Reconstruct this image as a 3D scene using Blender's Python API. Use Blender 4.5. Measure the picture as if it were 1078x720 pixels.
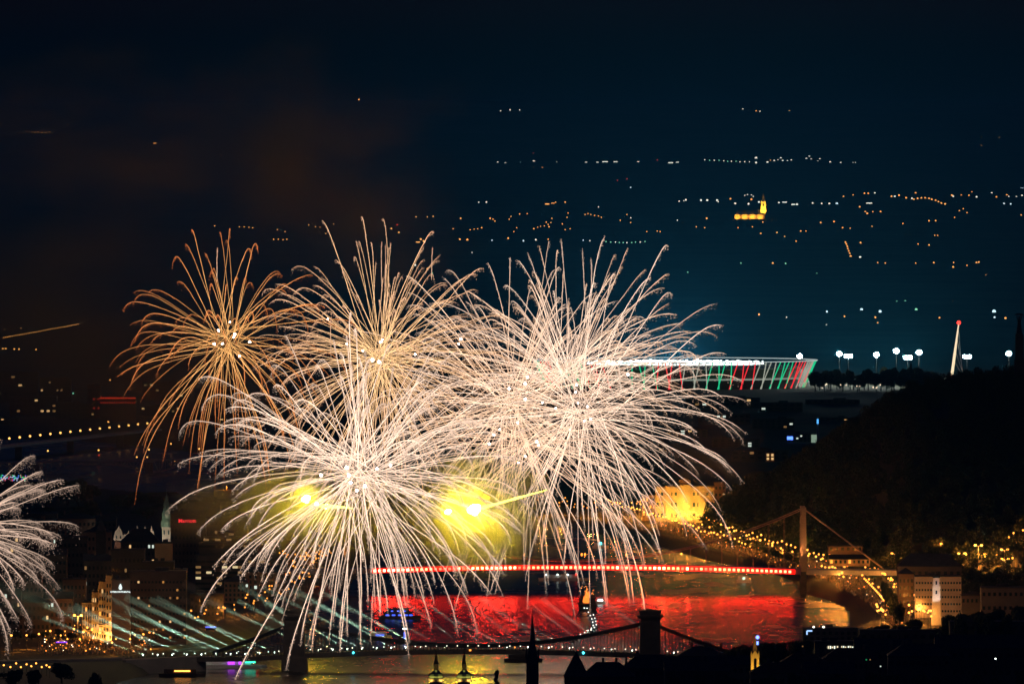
import bpy, math, random
import numpy as np
random.seed(7); rng = np.random.default_rng(11)
S = bpy.context.scene; COL = S.collection; PI = math.pi
for o in list(bpy.data.objects): bpy.data.objects.remove(o)

# ------------------------------------------------------------ camera, sky, exposure
F = 11000.0; CX, CY, HOR = 539.0, 360.0, 180.0; H = 286.0
TH = math.atan((CY - HOR) / F)
cam = bpy.data.cameras.new('camera'); cam.lens = 36 * F / 1078; cam.sensor_width = 36
cam.clip_start = 10; cam.clip_end = 120000
co = bpy.data.objects.new('camera', cam); COL.objects.link(co)
co.location = (0, 0, H); co.rotation_euler = (PI / 2 - TH, 0, 0); S.camera = co
W = bpy.data.worlds.new('World'); S.world = W; W.use_nodes = True
nt = W.node_tree; bg = nt.nodes['Background']
sky = nt.nodes.new('ShaderNodeTexSky'); sky.sky_type = 'NISHITA'; sky.sun_disc = False
sky.sun_elevation = math.radians(-0.6); sky.sun_rotation = math.radians(180)
sky.altitude = 200; sky.air_density = 1.0; sky.dust_density = 0.3; sky.ozone_density = 6.0
nt.links.new(sky.outputs[0], bg.inputs[0]); bg.inputs[1].default_value = 0.06
sl = bpy.data.lights.new('moon', 'SUN'); sl.energy = 0.004; sl.angle = math.radians(0.5); sl.color = (1, .93, .85)
so = bpy.data.objects.new('moon', sl); COL.objects.link(so); so.rotation_euler = (math.radians(50), 0, math.radians(25))
S.view_settings.view_transform = 'Standard'; S.view_settings.look = 'None'
S.view_settings.exposure = 0; S.view_settings.gamma = 1
S.render.engine = 'CYCLES'
cy = S.cycles; cy.use_denoising = True; cy.max_bounces = 3; cy.diffuse_bounces = 1; cy.glossy_bounces = 2
cy.transmission_bounces = 1; cy.volume_bounces = 0; cy.transparent_max_bounces = 8
cy.caustics_reflective = False; cy.caustics_refractive = False; cy.sample_clamp_indirect = 4
cy.volume_max_steps = 96

# ------------------------------------------------------------ projection helpers
def ray(px, py):
    a = (px - CX) / F; b = (CY - py) / F
    return np.array([a, math.cos(TH) + b * math.sin(TH), -math.sin(TH) + b * math.cos(TH)])
def P(px, py, D):
    d = ray(px, py); d = d * (D / d[1]); d[2] += H; return d
def G(px, py, z=0.0):
    d = ray(px, py); t = (z - H) / d[2]; d = d * t; d[2] = z; return d
def sc(D): return D / F

# ------------------------------------------------------------ materials
MATS = {}
def mat(name, col, rough=.8, metal=0, noise=0, nscale=.2, bump=0, spec=.3):
    if name in MATS: return MATS[name]
    m = bpy.data.materials.new(name); m.use_nodes = True; n = m.node_tree; b = n.nodes['Principled BSDF']
    b.inputs['Base Color'].default_value = (*col, 1); b.inputs['Roughness'].default_value = rough
    b.inputs['Metallic'].default_value = metal; b.inputs['Specular IOR Level'].default_value = spec
    if noise or bump:
        tc = n.nodes.new('ShaderNodeTexCoord'); tx = n.nodes.new('ShaderNodeTexNoise')
        tx.inputs['Scale'].default_value = nscale; tx.inputs['Detail'].default_value = 6
        n.links.new(tc.outputs['Object'], tx.inputs['Vector'])
        if noise:
            r = n.nodes.new('ShaderNodeValToRGB'); e = r.color_ramp.elements
            e[0].position = .3; e[1].position = .7
            e[0].color = (*[c * (1 - noise) for c in col], 1); e[1].color = (*[min(1, c * (1 + noise)) for c in col], 1)
            n.links.new(tx.outputs['Fac'], r.inputs[0]); n.links.new(r.outputs[0], b.inputs['Base Color'])
        if bump:
            bp = n.nodes.new('ShaderNodeBump'); bp.inputs['Strength'].default_value = bump
            n.links.new(tx.outputs['Fac'], bp.inputs['Height']); n.links.new(bp.outputs[0], b.inputs['Normal'])
    MATS[name] = m; return m
def emit(name, col, st, sample=True, attr=False):
    if name in MATS: return MATS[name]
    m = bpy.data.materials.new(name); m.use_nodes = True; n = m.node_tree; n.nodes.clear()
    o = n.nodes.new('ShaderNodeOutputMaterial'); e = n.nodes.new('ShaderNodeEmission')
    e.inputs[0].default_value = (*col, 1); e.inputs[1].default_value = st
    if attr:
        a = n.nodes.new('ShaderNodeAttribute'); a.attribute_name = 'glow'; n.links.new(a.outputs['Color'], e.inputs[0])
    n.links.new(e.outputs[0], o.inputs[0])
    m.cycles.emission_sampling = 'FRONT' if sample else 'NONE'
    MATS[name] = m; return m
def volume(name, col, dens, soft=None, noise=0, nscale=3.0, aniso=0.0, step=1.0):
    """air, smoke: even density, or density falling to nothing at the edge of a unit ball and broken by noise"""
    m = bpy.data.materials.new(name); m.use_nodes = True; n = m.node_tree; n.nodes.clear()
    o = n.nodes.new('ShaderNodeOutputMaterial'); v = n.nodes.new('ShaderNodeVolumePrincipled')
    v.inputs['Color'].default_value = (*col, 1); v.inputs['Density'].default_value = dens
    v.inputs['Anisotropy'].default_value = aniso
    if soft is not None:
        tc = n.nodes.new('ShaderNodeTexCoord'); ln = n.nodes.new('ShaderNodeVectorMath'); ln.operation = 'LENGTH'
        n.links.new(tc.outputs['Object'], ln.inputs[0])
        tx = n.nodes.new('ShaderNodeTexNoise'); tx.inputs['Scale'].default_value = nscale; tx.inputs['Detail'].default_value = 5; tx.inputs['Roughness'].default_value = .6
        n.links.new(tc.outputs['Object'], tx.inputs['Vector'])
        ma = n.nodes.new('ShaderNodeMath'); ma.operation = 'MULTIPLY_ADD'      # r + noise*(n-.5)
        ma.inputs[1].default_value = noise
        n.links.new(tx.outputs['Fac'], ma.inputs[0]); n.links.new(ln.outputs['Value'], ma.inputs[2])
        mr = n.nodes.new('ShaderNodeMapRange'); mr.interpolation_type = 'SMOOTHSTEP'
        mr.inputs['From Min'].default_value = soft + noise * .4; mr.inputs['From Max'].default_value = 1.0 + noise * .3
        mr.inputs['To Min'].default_value = dens; mr.inputs['To Max'].default_value = 0
        n.links.new(ma.outputs[0], mr.inputs['Value'])
        t2_ = n.nodes.new('ShaderNodeTexNoise'); t2_.inputs['Scale'].default_value = nscale * 1.3; t2_.inputs['Detail'].default_value = 3
        m2_ = n.nodes.new('ShaderNodeMapping'); m2_.inputs['Location'].default_value = (3.7, 1.1, 5.3); n.links.new(tc.outputs['Object'], m2_.inputs[0]); n.links.new(m2_.outputs[0], t2_.inputs['Vector'])
        r2_ = n.nodes.new('ShaderNodeMapRange'); r2_.inputs['From Min'].default_value = .38; r2_.inputs['From Max'].default_value = .62; r2_.inputs['To Min'].default_value = .12; r2_.inputs['To Max'].default_value = 1.5
        n.links.new(t2_.outputs['Fac'], r2_.inputs['Value']); mm_ = n.nodes.new('ShaderNodeMath'); mm_.operation = 'MULTIPLY'
        n.links.new(mr.outputs[0], mm_.inputs[0]); n.links.new(r2_.outputs[0], mm_.inputs[1]); n.links.new(mm_.outputs[0], v.inputs['Density'])
        m.cycles.volume_step_rate = step if hasattr(m.cycles, 'volume_step_rate') else 1
    n.links.new(v.outputs[0], o.inputs['Volume']); return m

M_stone = mat('grey_stone', (.25, .23, .2), .85, noise=.3, nscale=.15, bump=.2)
M_dstone = mat('dark_stone', (.055, .05, .043), .9, noise=.35, nscale=.2, bump=.2)  # very dark stone colour, tone varied at random
M_plaster = mat('ochre_plaster', (.42, .33, .2), .85, noise=.2, nscale=.1)
M_pale = mat('pale_plaster', (.5, .46, .4), .85, noise=.15, nscale=.1)
M_brown = mat('brown_render', (.18, .13, .09), .85, noise=.2, nscale=.1)
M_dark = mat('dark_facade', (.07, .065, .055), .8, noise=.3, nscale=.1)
M_conc = mat('concrete', (.14, .135, .13), .85, noise=.2, nscale=.12)
M_tile = mat('red_roof_tile', (.13, .06, .04), .85, noise=.35, nscale=.5, bump=.3)
M_slate = mat('slate_roof', (.05, .05, .055), .7, noise=.3, nscale=.4)
M_green = mat('copper_green', (.16, .28, .22), .7, noise=.3, nscale=.5)
M_iron = mat('dark_iron', (.03, .03, .03), .5, metal=.3)
M_steel = mat('painted_steel', (.4, .4, .4), .5, noise=.1)
M_white = mat('white_steel', (.75, .74, .72), .5, noise=.08, nscale=.3)
M_glass = mat('dark_window_glass', (.015, .017, .02), .1, spec=.6)
M_asph = mat('asphalt', (.05, .05, .05), .85, noise=.3, nscale=.1)
M_bark = mat('bark', (.05, .035, .025), .9, noise=.3, nscale=2)
M_leaf = mat('dark_leaves', (.045, .06, .025), .8, noise=.5, nscale=.4)
M_leaf2 = mat('olive_leaves', (.06, .065, .02), .8, noise=.5, nscale=.4)
M_cloth = mat('crowd_clothes', (.22, .17, .13), .85, noise=.8, nscale=1.3)
M_wood = mat('barge_timber', (.04, .03, .025), .8, noise=.3, nscale=1)
E_warm = emit('lit_window_warm', (1, .62, .25), 1.0, False)
E_cool = emit('lit_window_cool', (.85, 1, .85), .9, False)
E_dim = emit('lit_window_dim', (1, .55, .2), .25, False)
E_sod = emit('sodium_lamp_glow', (1, .36, .055), 4.6)
E_sodd = emit('sodium_lamp_deep', (1, .32, .045), 2.6)
E_wht = emit('white_lamp_glow', (.9, 1, .92), 6)
E_red = emit('red_lamp_glow', (1, .03, .02), 6, False)

# ------------------------------------------------------------ mesh builder
class MB:
    def __init__(s, off=(0, 0, 0)): s.v = []; s.f = []; s.m = []; s.off = np.array(off, float)
    def add(s, vs, fs, m=0):
        b = len(s.v); s.v += [tuple(np.asarray(p, float) - s.off) for p in vs]
        s.f += [tuple(i + b for i in f) for f in fs]; s.m += [m] * len(fs); return s
    def box(s, c, d, rz=0, m=0, taper=1.0):
        hx, hy, hz = d[0] / 2, d[1] / 2, d[2] / 2; cs, sn = math.cos(rz), math.sin(rz); vs = []
        for z in (-1, 1):
            k = taper if z > 0 else 1
            for x, y in ((-1, -1), (1, -1), (1, 1), (-1, 1)):
                X, Y = x * hx * k, y * hy * k
                vs.append((c[0] + X * cs - Y * sn, c[1] + X * sn + Y * cs, c[2] + z * hz))
        return s.add(vs, [(3, 2, 1, 0), (4, 5, 6, 7), (0, 1, 5, 4), (1, 2, 6, 5), (2, 3, 7, 6), (3, 0, 4, 7)], m)
    def tube(s, pts, r, n=5, m=0, cap=True):
        pts = [np.asarray(p, float) for p in pts]; rs = r if hasattr(r, '__len__') else [r] * len(pts); vs = []; fs = []
        for i, p in enumerate(pts):
            t = pts[min(i + 1, len(pts) - 1)] - pts[max(i - 1, 0)]; t = t / (np.linalg.norm(t) + 1e-9)
            a = np.cross(t, (0, 0, 1.)) if abs(t[2]) < .9 else np.cross(t, (0, 1., 0)); a /= np.linalg.norm(a); b = np.cross(t, a)
            for k in range(n):
                q = 2 * PI * k / n; vs.append(p + rs[i] * (math.cos(q) * a + math.sin(q) * b))
        for i in range(len(pts) - 1):
            for k in range(n): fs.append((i * n + k, i * n + (k + 1) % n, (i + 1) * n + (k + 1) % n, (i + 1) * n + k))
        if cap: fs += [tuple(range(n))[::-1], tuple((len(pts) - 1) * n + k for k in range(n))]
        return s.add(vs, fs, m)
    def lathe(s, c, prof, n=8, m=0, rot=0):
        vs = []; fs = []
        for r, z in prof:
            for k in range(n):
                q = rot + 2 * PI * k / n; vs.append((c[0] + r * math.cos(q), c[1] + r * math.sin(q), c[2] + z))
        for i in range(len(prof) - 1):
            for k in range(n): fs.append((i * n + k, i * n + (k + 1) % n, (i + 1) * n + (k + 1) % n, (i + 1) * n + k))
        fs += [tuple(range(n))[::-1], tuple((len(prof) - 1) * n + k for k in range(n))]
        return s.add(vs, fs, m)
    def ball(s, c, r, n=6, m=0, sz=1):
        k = 4
        return s.lathe(c, [(r * math.sin(PI * (i + .02) / (k + .04)), -r * sz * math.cos(PI * (i + .02) / (k + .04))) for i in range(k + 1)], n, m)
    def prism(s, poly, y0, y1, m=0):                    # outline in x,z pushed along y
        n = len(poly)
        vs = [(x, y0, z) for x, z in poly] + [(x, y1, z) for x, z in poly]
        fs = [tuple(range(n)), tuple(range(n, 2 * n))[::-1]] + [((i + 1) % n, i, n + i, n + (i + 1) % n) for i in range(n)]
        return s.add(vs, fs, m)
    def build(s, name, mats, parent=None, smooth=False, loc=None):
        me = bpy.data.meshes.new(name); me.from_pydata(s.v, [], s.f)
        for m in (mats if isinstance(mats, (list, tuple)) else [mats]): me.materials.append(m)
        if any(s.m): me.polygons.foreach_set('material_index', s.m)
        if smooth: me.polygons.foreach_set('use_smooth', [True] * len(s.f))
        o = bpy.data.objects.new(name, me); COL.objects.link(o)
        if parent: o.parent = parent
        if loc is not None: o.location = loc
        return o
def npmesh(name, V, Fq, mats, mi=None, parent=None, loc=None, glow=None):
    V = np.asarray(V, np.float32); Fq = np.asarray(Fq, np.int32); k = Fq.shape[1]
    me = bpy.data.meshes.new(name); me.vertices.add(len(V)); me.vertices.foreach_set('co', V.ravel())
    me.loops.add(Fq.size); me.loops.foreach_set('vertex_index', Fq.ravel()); me.polygons.add(len(Fq))
    me.polygons.foreach_set('loop_start', np.arange(0, Fq.size, k, dtype=np.int32))
    for m in (mats if isinstance(mats, (list, tuple)) else [mats]): me.materials.append(m)
    if mi is not None: me.polygons.foreach_set('material_index', np.asarray(mi, np.int32))
    if glow is not None:
        a = me.attributes.new('glow', 'FLOAT_COLOR', 'POINT'); a.data.foreach_set('color', np.asarray(glow, np.float32).ravel())
    me.update(calc_edges=True)
    o = bpy.data.objects.new(name, me); COL.objects.link(o)
    if parent: o.parent = parent
    if loc is not None: o.location = loc
    return o
def tag(o, label=None, cat=None, group=None, kind=None):
    if label: o['label'] = label
    if cat: o['category'] = cat
    if group: o['group'] = group
    if kind: o['kind'] = kind
    return o
def thing(name, label, cat, loc, group=None):
    o = bpy.data.objects.new(name, None); COL.objects.link(o); o.location = tuple(loc); o.empty_display_size = 1
    return tag(o, label, cat, group)
def dup(o, loc, label=None, group=None, rz=None, s=None):
    r = o.copy(); COL.objects.link(r); r.location = tuple(loc)
    if rz is not None: r.rotation_euler = (0, 0, rz)
    if s is not None: r.scale = (s,) * 3 if not hasattr(s, '__len__') else s
    if label: r['label'] = label
    if group: r['group'] = group
    for ch in o.children:
        c = ch.copy(); COL.objects.link(c); c.parent = r
        for g in ch.children: d = g.copy(); COL.objects.link(d); d.parent = c
    return r
def spot(parent, loc, target, energy, col, ang=60, r=.5):
    l = bpy.data.lights.new('floodlight', 'SPOT'); l.energy = energy; l.color = col; l.spot_size = math.radians(ang)
    l.spot_blend = .6; l.shadow_soft_size = r
    o = bpy.data.objects.new('floodlight', l); COL.objects.link(o); o.parent = parent
    from mathutils import Vector
    p = Vector([float(x) for x in loc]); d = Vector([float(x) for x in target]) - p
    o.rotation_euler = d.to_track_quat('-Z', 'Y').to_euler()
    q = parent
    while q: p = p - q.location; q = q.parent
    o.location = p
    return o

# ------------------------------------------------------------ terrain, river, roads
SH = np.array([  # image row of the water edge, left bank, right bank
    (462, -900, 60), (470, -800, 150), (480, -700, 232), (490, -560, 246), (500, -400, 262), (510, -100, 290), (520, 90, 340), (530, 215, 410),
    (545, 320, 530), (555, 365, 590), (566, 390, 648), (576, 398, 695), (592, 392, 750), (600, 385, 800), (612, 372, 832), (624, 358, 842), (632, 345, 870),
    (640, 333, 888), (650, 318, 895), (660, 305, 893), (668, 290, 880), (680, 262, 850), (700, 190, 790), (720, 120, 740), (800, -80, 560), (960, -300, 400)], float)
SD = H * F / (SH[:, 0] - HOR); o_ = np.argsort(SD)
SDs, SXL, SXR = SD[o_], (SH[o_, 1] - CX) / F * SD[o_], (SH[o_, 2] - CX) / F * SD[o_]
FARY = np.array([105, 115, 150, 170, 190, 210, 230, 255, 280, 330, 372, 400], float)
FARD = np.array([43000, 42000, 39500, 37000, 34000, 30000, 27500, 25000, 22000, 18000, 15400, 14200], float)
FZ_D = np.concatenate([[0, 13600], FARD[::-1], [46000, 60000]])
FZ_Z = np.concatenate([[0, 0], [H - (y - HOR) / F * d - 9 for y, d in zip(FARY[::-1], FARD[::-1])], [420, 350]])
FZ_Z[2] = max(FZ_Z[2], 0); 
CR = np.array([(738, 552, 8350), (748, 546, 8320), (755, 528, 8300), (762, 518, 8280), (775, 507, 8240), (790, 498, 8200), (815, 489, 8120), (835, 476, 8050), (850, 467, 8000),
               (880, 449, 7900), (905, 431, 7850), (930, 412, 7800), (960, 398, 7760), (1000, 390, 7720), (1040, 384, 7700), (1078, 380, 7700), (1200, 372, 7700), (1500, 400, 7700)], float)
FT = np.array([(700, 8250), (745, 8080), (760, 8010), (800, 7800), (835, 7600), (870, 7440), (900, 7330), (935, 7120), (960, 6960), (1000, 6850), (1100, 6760), (1500, 6700)], float)
def smooth(t): t = np.clip(t, 0, 1); return t * t * (3 - 2 * t)
def terrain(X, Y):
    X = np.asarray(X, float); Y = np.asarray(Y, float); px = CX + X / Y * F
    xl = np.interp(Y, SDs, SXL); xr = np.interp(Y, SDs, SXR)
    riv = Y < SD.max()
    zl = 7.0 * smooth((xl - X) / 9.0); zr = 8.0 * smooth((X - xr) / 22.0) - 2.5 * smooth((X - xr) / 22.0) * smooth((Y - 6350) / 150) * smooth((8800 - Y) / 200)
    z = np.where(X < (xl + xr) / 2, zl, zr)
    inside = (X > xl) & (X < xr) & riv
    z = np.where(riv, z, 7.0); z = np.where(inside, -3.0, z)
    far = np.interp(Y, FZ_D, FZ_Z); z = z + np.where(Y > 13600, far, 0)
    bumpy = 18 * np.sin(X / 900 + Y / 2500) * np.cos(X / 410 - Y / 3100) * smooth((Y - 30000) / 8000)
    z = z + bumpy * 0.4
    cd = np.interp(px, CR[:, 0], CR[:, 2]); cz = H - (np.interp(px, CR[:, 0], CR[:, 1]) - HOR) / F * cd - 15
    ft = np.interp(px, FT[:, 0], FT[:, 1])
    t = (Y - ft) / (cd - ft); hill = np.where(t < 1, smooth(t), 1 - smooth((Y - cd) / 700))
    k = smooth((px - 738) / 12)
    z = z + np.where((px > 738) & (t > 0), np.maximum(cz - 8, 0) * hill * k, 0)
    return z
def gz(x, y): return float(terrain(x, y))
MARCH = np.concatenate([np.arange(4600, 9500, 6.0), np.arange(9500, 15000, 30.0), np.arange(15000, 26000, 120.0)])
def Gt(px, py):                                   # where a pixel's line of sight first meets the terrain
    d = ray(px, py); rz = H + d[2] / d[1] * MARCH; tz = terrain(d[0] / d[1] * MARCH, MARCH)
    tz = np.maximum(tz, .1); k = int(np.argmax(rz <= tz)); D = MARCH[k] if rz[k] <= tz[k] else 26000.0
    if k: f0 = rz[k - 1] - tz[k - 1]; f1 = rz[k] - tz[k]; D = MARCH[k - 1] + (MARCH[k] - MARCH[k - 1]) * f0 / max(f0 - f1, 1e-6)
    p = d * (D / d[1]); p[2] = gz(p[0], p[1]); return p
def far(px, py):
    return P(px, py, float(np.interp(py, FARY, FARD)))
pxs = np.arange(-420, 1500, 5.0)
Ds = np.concatenate([np.arange(3600, 6000, 40), np.arange(6000, 8500, 14), np.arange(8500, 11500, 40), np.arange(11500, 14500, 120), np.arange(14500, 60001, 350)])
XX = (pxs[None, :] - CX) / F * Ds[:, None]; YY = np.repeat(Ds[:, None], len(pxs), 1); ZZ = terrain(XX, YY)
r_, c_ = ZZ.shape; idx = np.arange(r_ * c_).reshape(r_, c_)
quads = np.stack([idx[:-1, :-1], idx[:-1, 1:], idx[1:, 1:], idx[1:, :-1]], -1).reshape(-1, 4)
M_ground = mat('ground', (.07, .07, .045), .95, noise=.5, nscale=.004)
g = npmesh('ground', np.stack([XX, YY, ZZ], -1).reshape(-1, 3), quads, M_ground); g['kind'] = 'structure'
g.data.polygons.foreach_set('use_smooth', [True] * len(g.data.polygons))
# river
mw = bpy.data.materials.new('river_water'); mw.use_nodes = True; n = mw.node_tree; b = n.nodes['Principled BSDF']
b.inputs['Base Color'].default_value = (.012, .012, .009, 1); b.inputs['IOR'].default_value = 1.33
tc = n.nodes.new('ShaderNodeTexCoord'); mp = n.nodes.new('ShaderNodeMapping'); mp.inputs['Scale'].default_value = (.02, .006, 1)
t1 = n.nodes.new('ShaderNodeTexNoise'); t1.inputs['Scale'].default_value = 1; t1.inputs['Detail'].default_value = 7; t1.inputs['Roughness'].default_value = .65
n.links.new(tc.outputs['Object'], mp.inputs[0]); n.links.new(mp.outputs[0], t1.inputs['Vector'])
mr = n.nodes.new('ShaderNodeMapRange'); mr.inputs['From Min'].default_value = .3; mr.inputs['From Max'].default_value = .7
mr.inputs['To Min'].default_value = .2; mr.inputs['To Max'].default_value = .31
n.links.new(t1.outputs['Fac'], mr.inputs['Value']); n.links.new(mr.outputs[0], b.inputs['Roughness'])
mp2 = n.nodes.new('ShaderNodeMapping'); mp2.inputs['Scale'].default_value = (.05, .018, 1)
t2 = n.nodes.new('ShaderNodeTexNoise'); t2.inputs['Scale'].default_value = 1; t2.inputs['Detail'].default_value = 5
n.links.new(tc.outputs['Object'], mp2.inputs[0]); n.links.new(mp2.outputs[0], t2.inputs['Vector'])
bp = n.nodes.new('ShaderNodeBump'); bp.inputs['Strength'].default_value = 1; bp.inputs['Distance'].default_value = 1.6
n.links.new(t2.outputs['Fac'], bp.inputs['Height']); n.links.new(bp.outputs[0], b.inputs['Normal'])
wv = MB(); wv.add([(-1500, 3600, 0), (1100, 3600, 0), (1100, 12000, 0), (-1500, 12000, 0)], [(0, 1, 2, 3)])
tag(wv.build('water', mw), kind='structure')
def strip(name, pts, wpx, m, lift=.12):           # a road laid on the terrain, wpx metres wide
    P3 = [Gt(*p) for p in pts]; Q = []
    for a, c in zip(P3[:-1], P3[1:]):
        for t in np.linspace(0, 1, 12, endpoint=False): Q.append(a + (c - a) * t)
    Q.append(P3[-1]); vs = []; fs = []
    for i, p in enumerate(Q):
        t = Q[min(i + 1, len(Q) - 1)] - Q[max(0, i - 1)]; t[2] = 0; t /= np.linalg.norm(t); nn = np.array([-t[1], t[0], 0])
        for k in (-1, 0, 1):
            q = p + nn * wpx * .5 * k; q[2] = max(gz(q[0], q[1]), .3) + lift; vs.append(q)
    for i in range(len(Q) - 1):
        for k in (0, 1): fs.append((i * 3 + k, i * 3 + k + 1, i * 3 + 4 + k, i * 3 + 3 + k))
    o = MB().add(vs, fs).build(name, m); o['kind'] = 'structure'; return Q
BUDA = [(655, 537), (690, 549), (720, 557), (760, 571), (800, 583), (835, 594), (870, 603), (900, 613), (920, 628), (938, 645), (955, 662)]
buda_line = strip('quay_road', BUDA, 26, M_asph)
PEST = [(60, 690), (140, 684), (200, 664), (255, 650), (290, 636), (318, 612), (326, 600), (330, 588)]
pest_line = strip('riverside_road', PEST, 16, M_asph)

# ------------------------------------------------------------ street lamps
def lamp_mesh(h, r, e, heads=1, arm=1.2):
    m = MB(); m.tube([(0, 0, -.3), (0, 0, h)], .11, 5)
    if heads == 1: m.ball((0, 0, h + r * .8), r, 6, 1)
    else:
        m.tube([(-arm, 0, h), (arm, 0, h)], .09, 4)
        for q in (-arm, arm): m.ball((q, 0, h + r * .6), r, 6, 1)
    return m
def make_lamp(name, h, r, e, label, cat='street lamp', heads=1, arm=1.2):
    return tag(lamp_mesh(h, r, e, heads, arm).build(name, [M_iron, e], loc=(0, -1000, 0)), label, cat)
_used = set()
def place(o, loc, label=None, group=None, s=None, rz=None):
    if o.name not in _used:
        _used.add(o.name); o.location = tuple(loc)
        if label: o['label'] = label
        if group: o['group'] = group
        if s: o.scale = (s,) * 3
        if rz is not None: o.rotation_euler = (0, 0, rz)
        return o
    return dup(o, loc, label, group, rz, s)
def along(Q, step, off, jit=0):
    out = []; acc = 0
    for a, c in zip(Q[:-1], Q[1:]):
        L = np.linalg.norm((c - a)[:2])
        while acc < L:
            p = a + (c - a) * (acc / L); t = (c - a) / L; p = p + np.array([-t[1], t[0], 0]) * (off + random.uniform(-jit, jit)); out.append(p); acc += step * random.uniform(.85, 1.15)
        acc -= L
    return out
def lampglow(p, prob=1.0, e=6500, h=6.2, col=(1, .33, .045)):
    if random.random() > prob: return
    l = bpy.data.lights.new('lamp_point_light', 'POINT'); l.energy = e; l.color = col; l.shadow_soft_size = .35
    o = bpy.data.objects.new('lamp_point_light', l); COL.objects.link(o); o.location = (p[0], p[1], p[2] + h)
lq = make_lamp('street_lamp', 8.5, .66, E_sod, 'orange globe lamp in the rows along the right bank road')
for off, step in ((-13, 21), (15, 26), (1, 70)):
    for p in along(buda_line, step, off, .6):
        p[2] = gz(p[0], p[1])
        if p[2] < 5.2: continue
        lampglow(p, 1); place(lq, p, 'orange globe lamp in the rows along the right bank road', 'orange lamps along the right bank road', s=random.uniform(.8, 1.12))
lb = make_lamp('street_lamp', 9, .7, E_sod, 'tall street lamp lining the foot of the dark wooded hill')
for px, py in ((752, 562), (759, 566), (766, 570), (773, 573), (786, 578), (793, 581), (800, 583), (809, 587), (813, 589), (822, 592), (852, 598), (859, 601), (866, 603), (874, 607), (881, 609), (889, 612)):
    p = Gt(px, py - 1); lampglow(p, 1); place(lb, p, 'tall orange lamp in the line at the foot of the dark wooded hill', 'tall lamps at the foot of the wooded hill')
lp = make_lamp('street_lamp', 8.5, .54, E_sodd, 'amber lamp on the left bank road behind the light beams')
for off, step in ((-6, 34), (6, 42)):
    for p in along(pest_line, step, off, 3):
        if CX + p[0] / p[1] * F < 150: continue
        p[2] = gz(p[0], p[1]); lampglow(p, .4, 6000); place(lp, p, 'amber lamp on the left bank road behind the light beams', 'amber lamps along the left bank road', s=random.uniform(.85, 1.25))
ls = make_lamp('street_lamp', 7.5, .54, E_sod, 'lamp over the crowded square')
for px, py in ((64, 681), (71, 684), (78, 678), (88, 682), (92, 676), (97, 680), (101, 672), (105, 684), (110, 676), (116, 672), (122, 684), (127, 678), (132, 674), (137, 686), (142, 680), (146, 676), (151, 682), (157, 678), (160, 670),
               (118, 690), (84, 688), (53, 680), (28, 683), (12, 686), (41, 684)):
    p = Gt(px, py); lampglow(p, .8, 3500, 5.2); place(ls, p, 'orange lamp above the crowd on the square by the white lettered tower', 'orange lamps on the crowded square', s=random.uniform(.8, 1.35))
lt = make_lamp('street_lamp', 5.5, .5, E_sod, 'lamp on the terrace')
for px, py in ((4, 711), (11, 713), (17, 709), (22, 713), (28, 710), (33, 712), (38, 709), (44, 713), (49, 711), (52, 713)):
    p = Gt(px, py); place(lt, p, 'yellow lamp on the low terrace in the bottom left corner', 'yellow terrace lamps bottom left')
def glitter(name, lab, pts, h, r, e):
    m = MB()
    for p in pts:
        k = random.uniform(.8, 1.3); q = np.asarray(p, float)
        m.tube([q, q + (0, 0, h)], .1, 3); m.ball(q + (0, 0, h + r * k), r * k, 5, 1)
    tag(m.build(name, [M_iron, e]), lab, 'street lamps', kind='stuff')
glitter('quay_lights', 'small orange lamps on the quay far behind the falling sparks', [Gt(x, np.interp(x, [500, 600, 690], [540, 541, 546]) + random.uniform(-9, 4)) for x in rng.uniform(500, 690, 46)], 8, .55, E_sodd)
glitter('bridgehead_lights', 'small orange lamps clustered at the left end of the red bridge', [Gt(random.uniform(292, 352), random.uniform(586, 602)) for i in range(30)], 8, .6, E_sodd)
for i in range(14): lampglow(Gt(random.uniform(690, 752), random.uniform(544, 555)), 1, 11000)  # extra point lights without lamps, added to gild the water
for i in range(16): lampglow(Gt(random.uniform(560, 690), random.uniform(541, 548)), 1, 11000)  # more added lights with no posts, for gold reflections on the river
glitter('palace_lights', 'small orange lamps scattered before the floodlit yellow palace', [Gt(random.uniform(690, 752), random.uniform(537, 555)) for i in range(36)], 8, .6, E_sodd)
# tall twin-headed lamps, right
def twin(px, ytop, ybase, label, hw=2.6, Dv=None):
    p = Gt(px, ybase); D = p[1]; h = (ybase - ytop) * sc(D)
    t = thing('twin_street_lamp', label, 'street lamp', p, 'tall twin headed street lamps')
    MB().tube([(0, 0, -.5), (0, 0, h)], .2, 6).tube([(-hw, 0, h), (hw, 0, h)], .13, 5).build('pole', M_steel, t)
    for q in (-hw * .8, hw * .8):
        lampglow((p[0] + q, p[1] - .5, p[2]), .8, 9000, h - .8)
        MB().lathe((q, 0, h + .15), [(.2, 0), (.95, .25), (.85, .75), (.2, .95)], 7).build('lamp_head', E_sod, t)
    return t
twin(942, 583, 594, 'twin headed lamp beside the lit tree at the end of the bridge ramp')
twin(994, 573, 581, 'twin headed lamp standing highest left, alone above the dark slope')
twin(1012.5, 583, 593, 'twin headed lamp over the dark trees left of the glowing shrubs')
twin(1030, 574.5, 600, 'tallest twin headed lamp rising over the glowing shrubs')
twin(1033.5, 584, 595, 'shorter twin headed lamp close behind the tallest one')
twin(1057.5, 579, 592, 'twin headed lamp at the right with another set of heads below it')
twin(1058, 589, 601, 'twin headed lamp just below and in front of the rightmost tall one')
twin(82, 648, 670, 'twin headed lamp by the glowing facade on the square')
lh = make_lamp('street_lamp', 7, .6, E_sod, 'hillside lamp')
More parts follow.
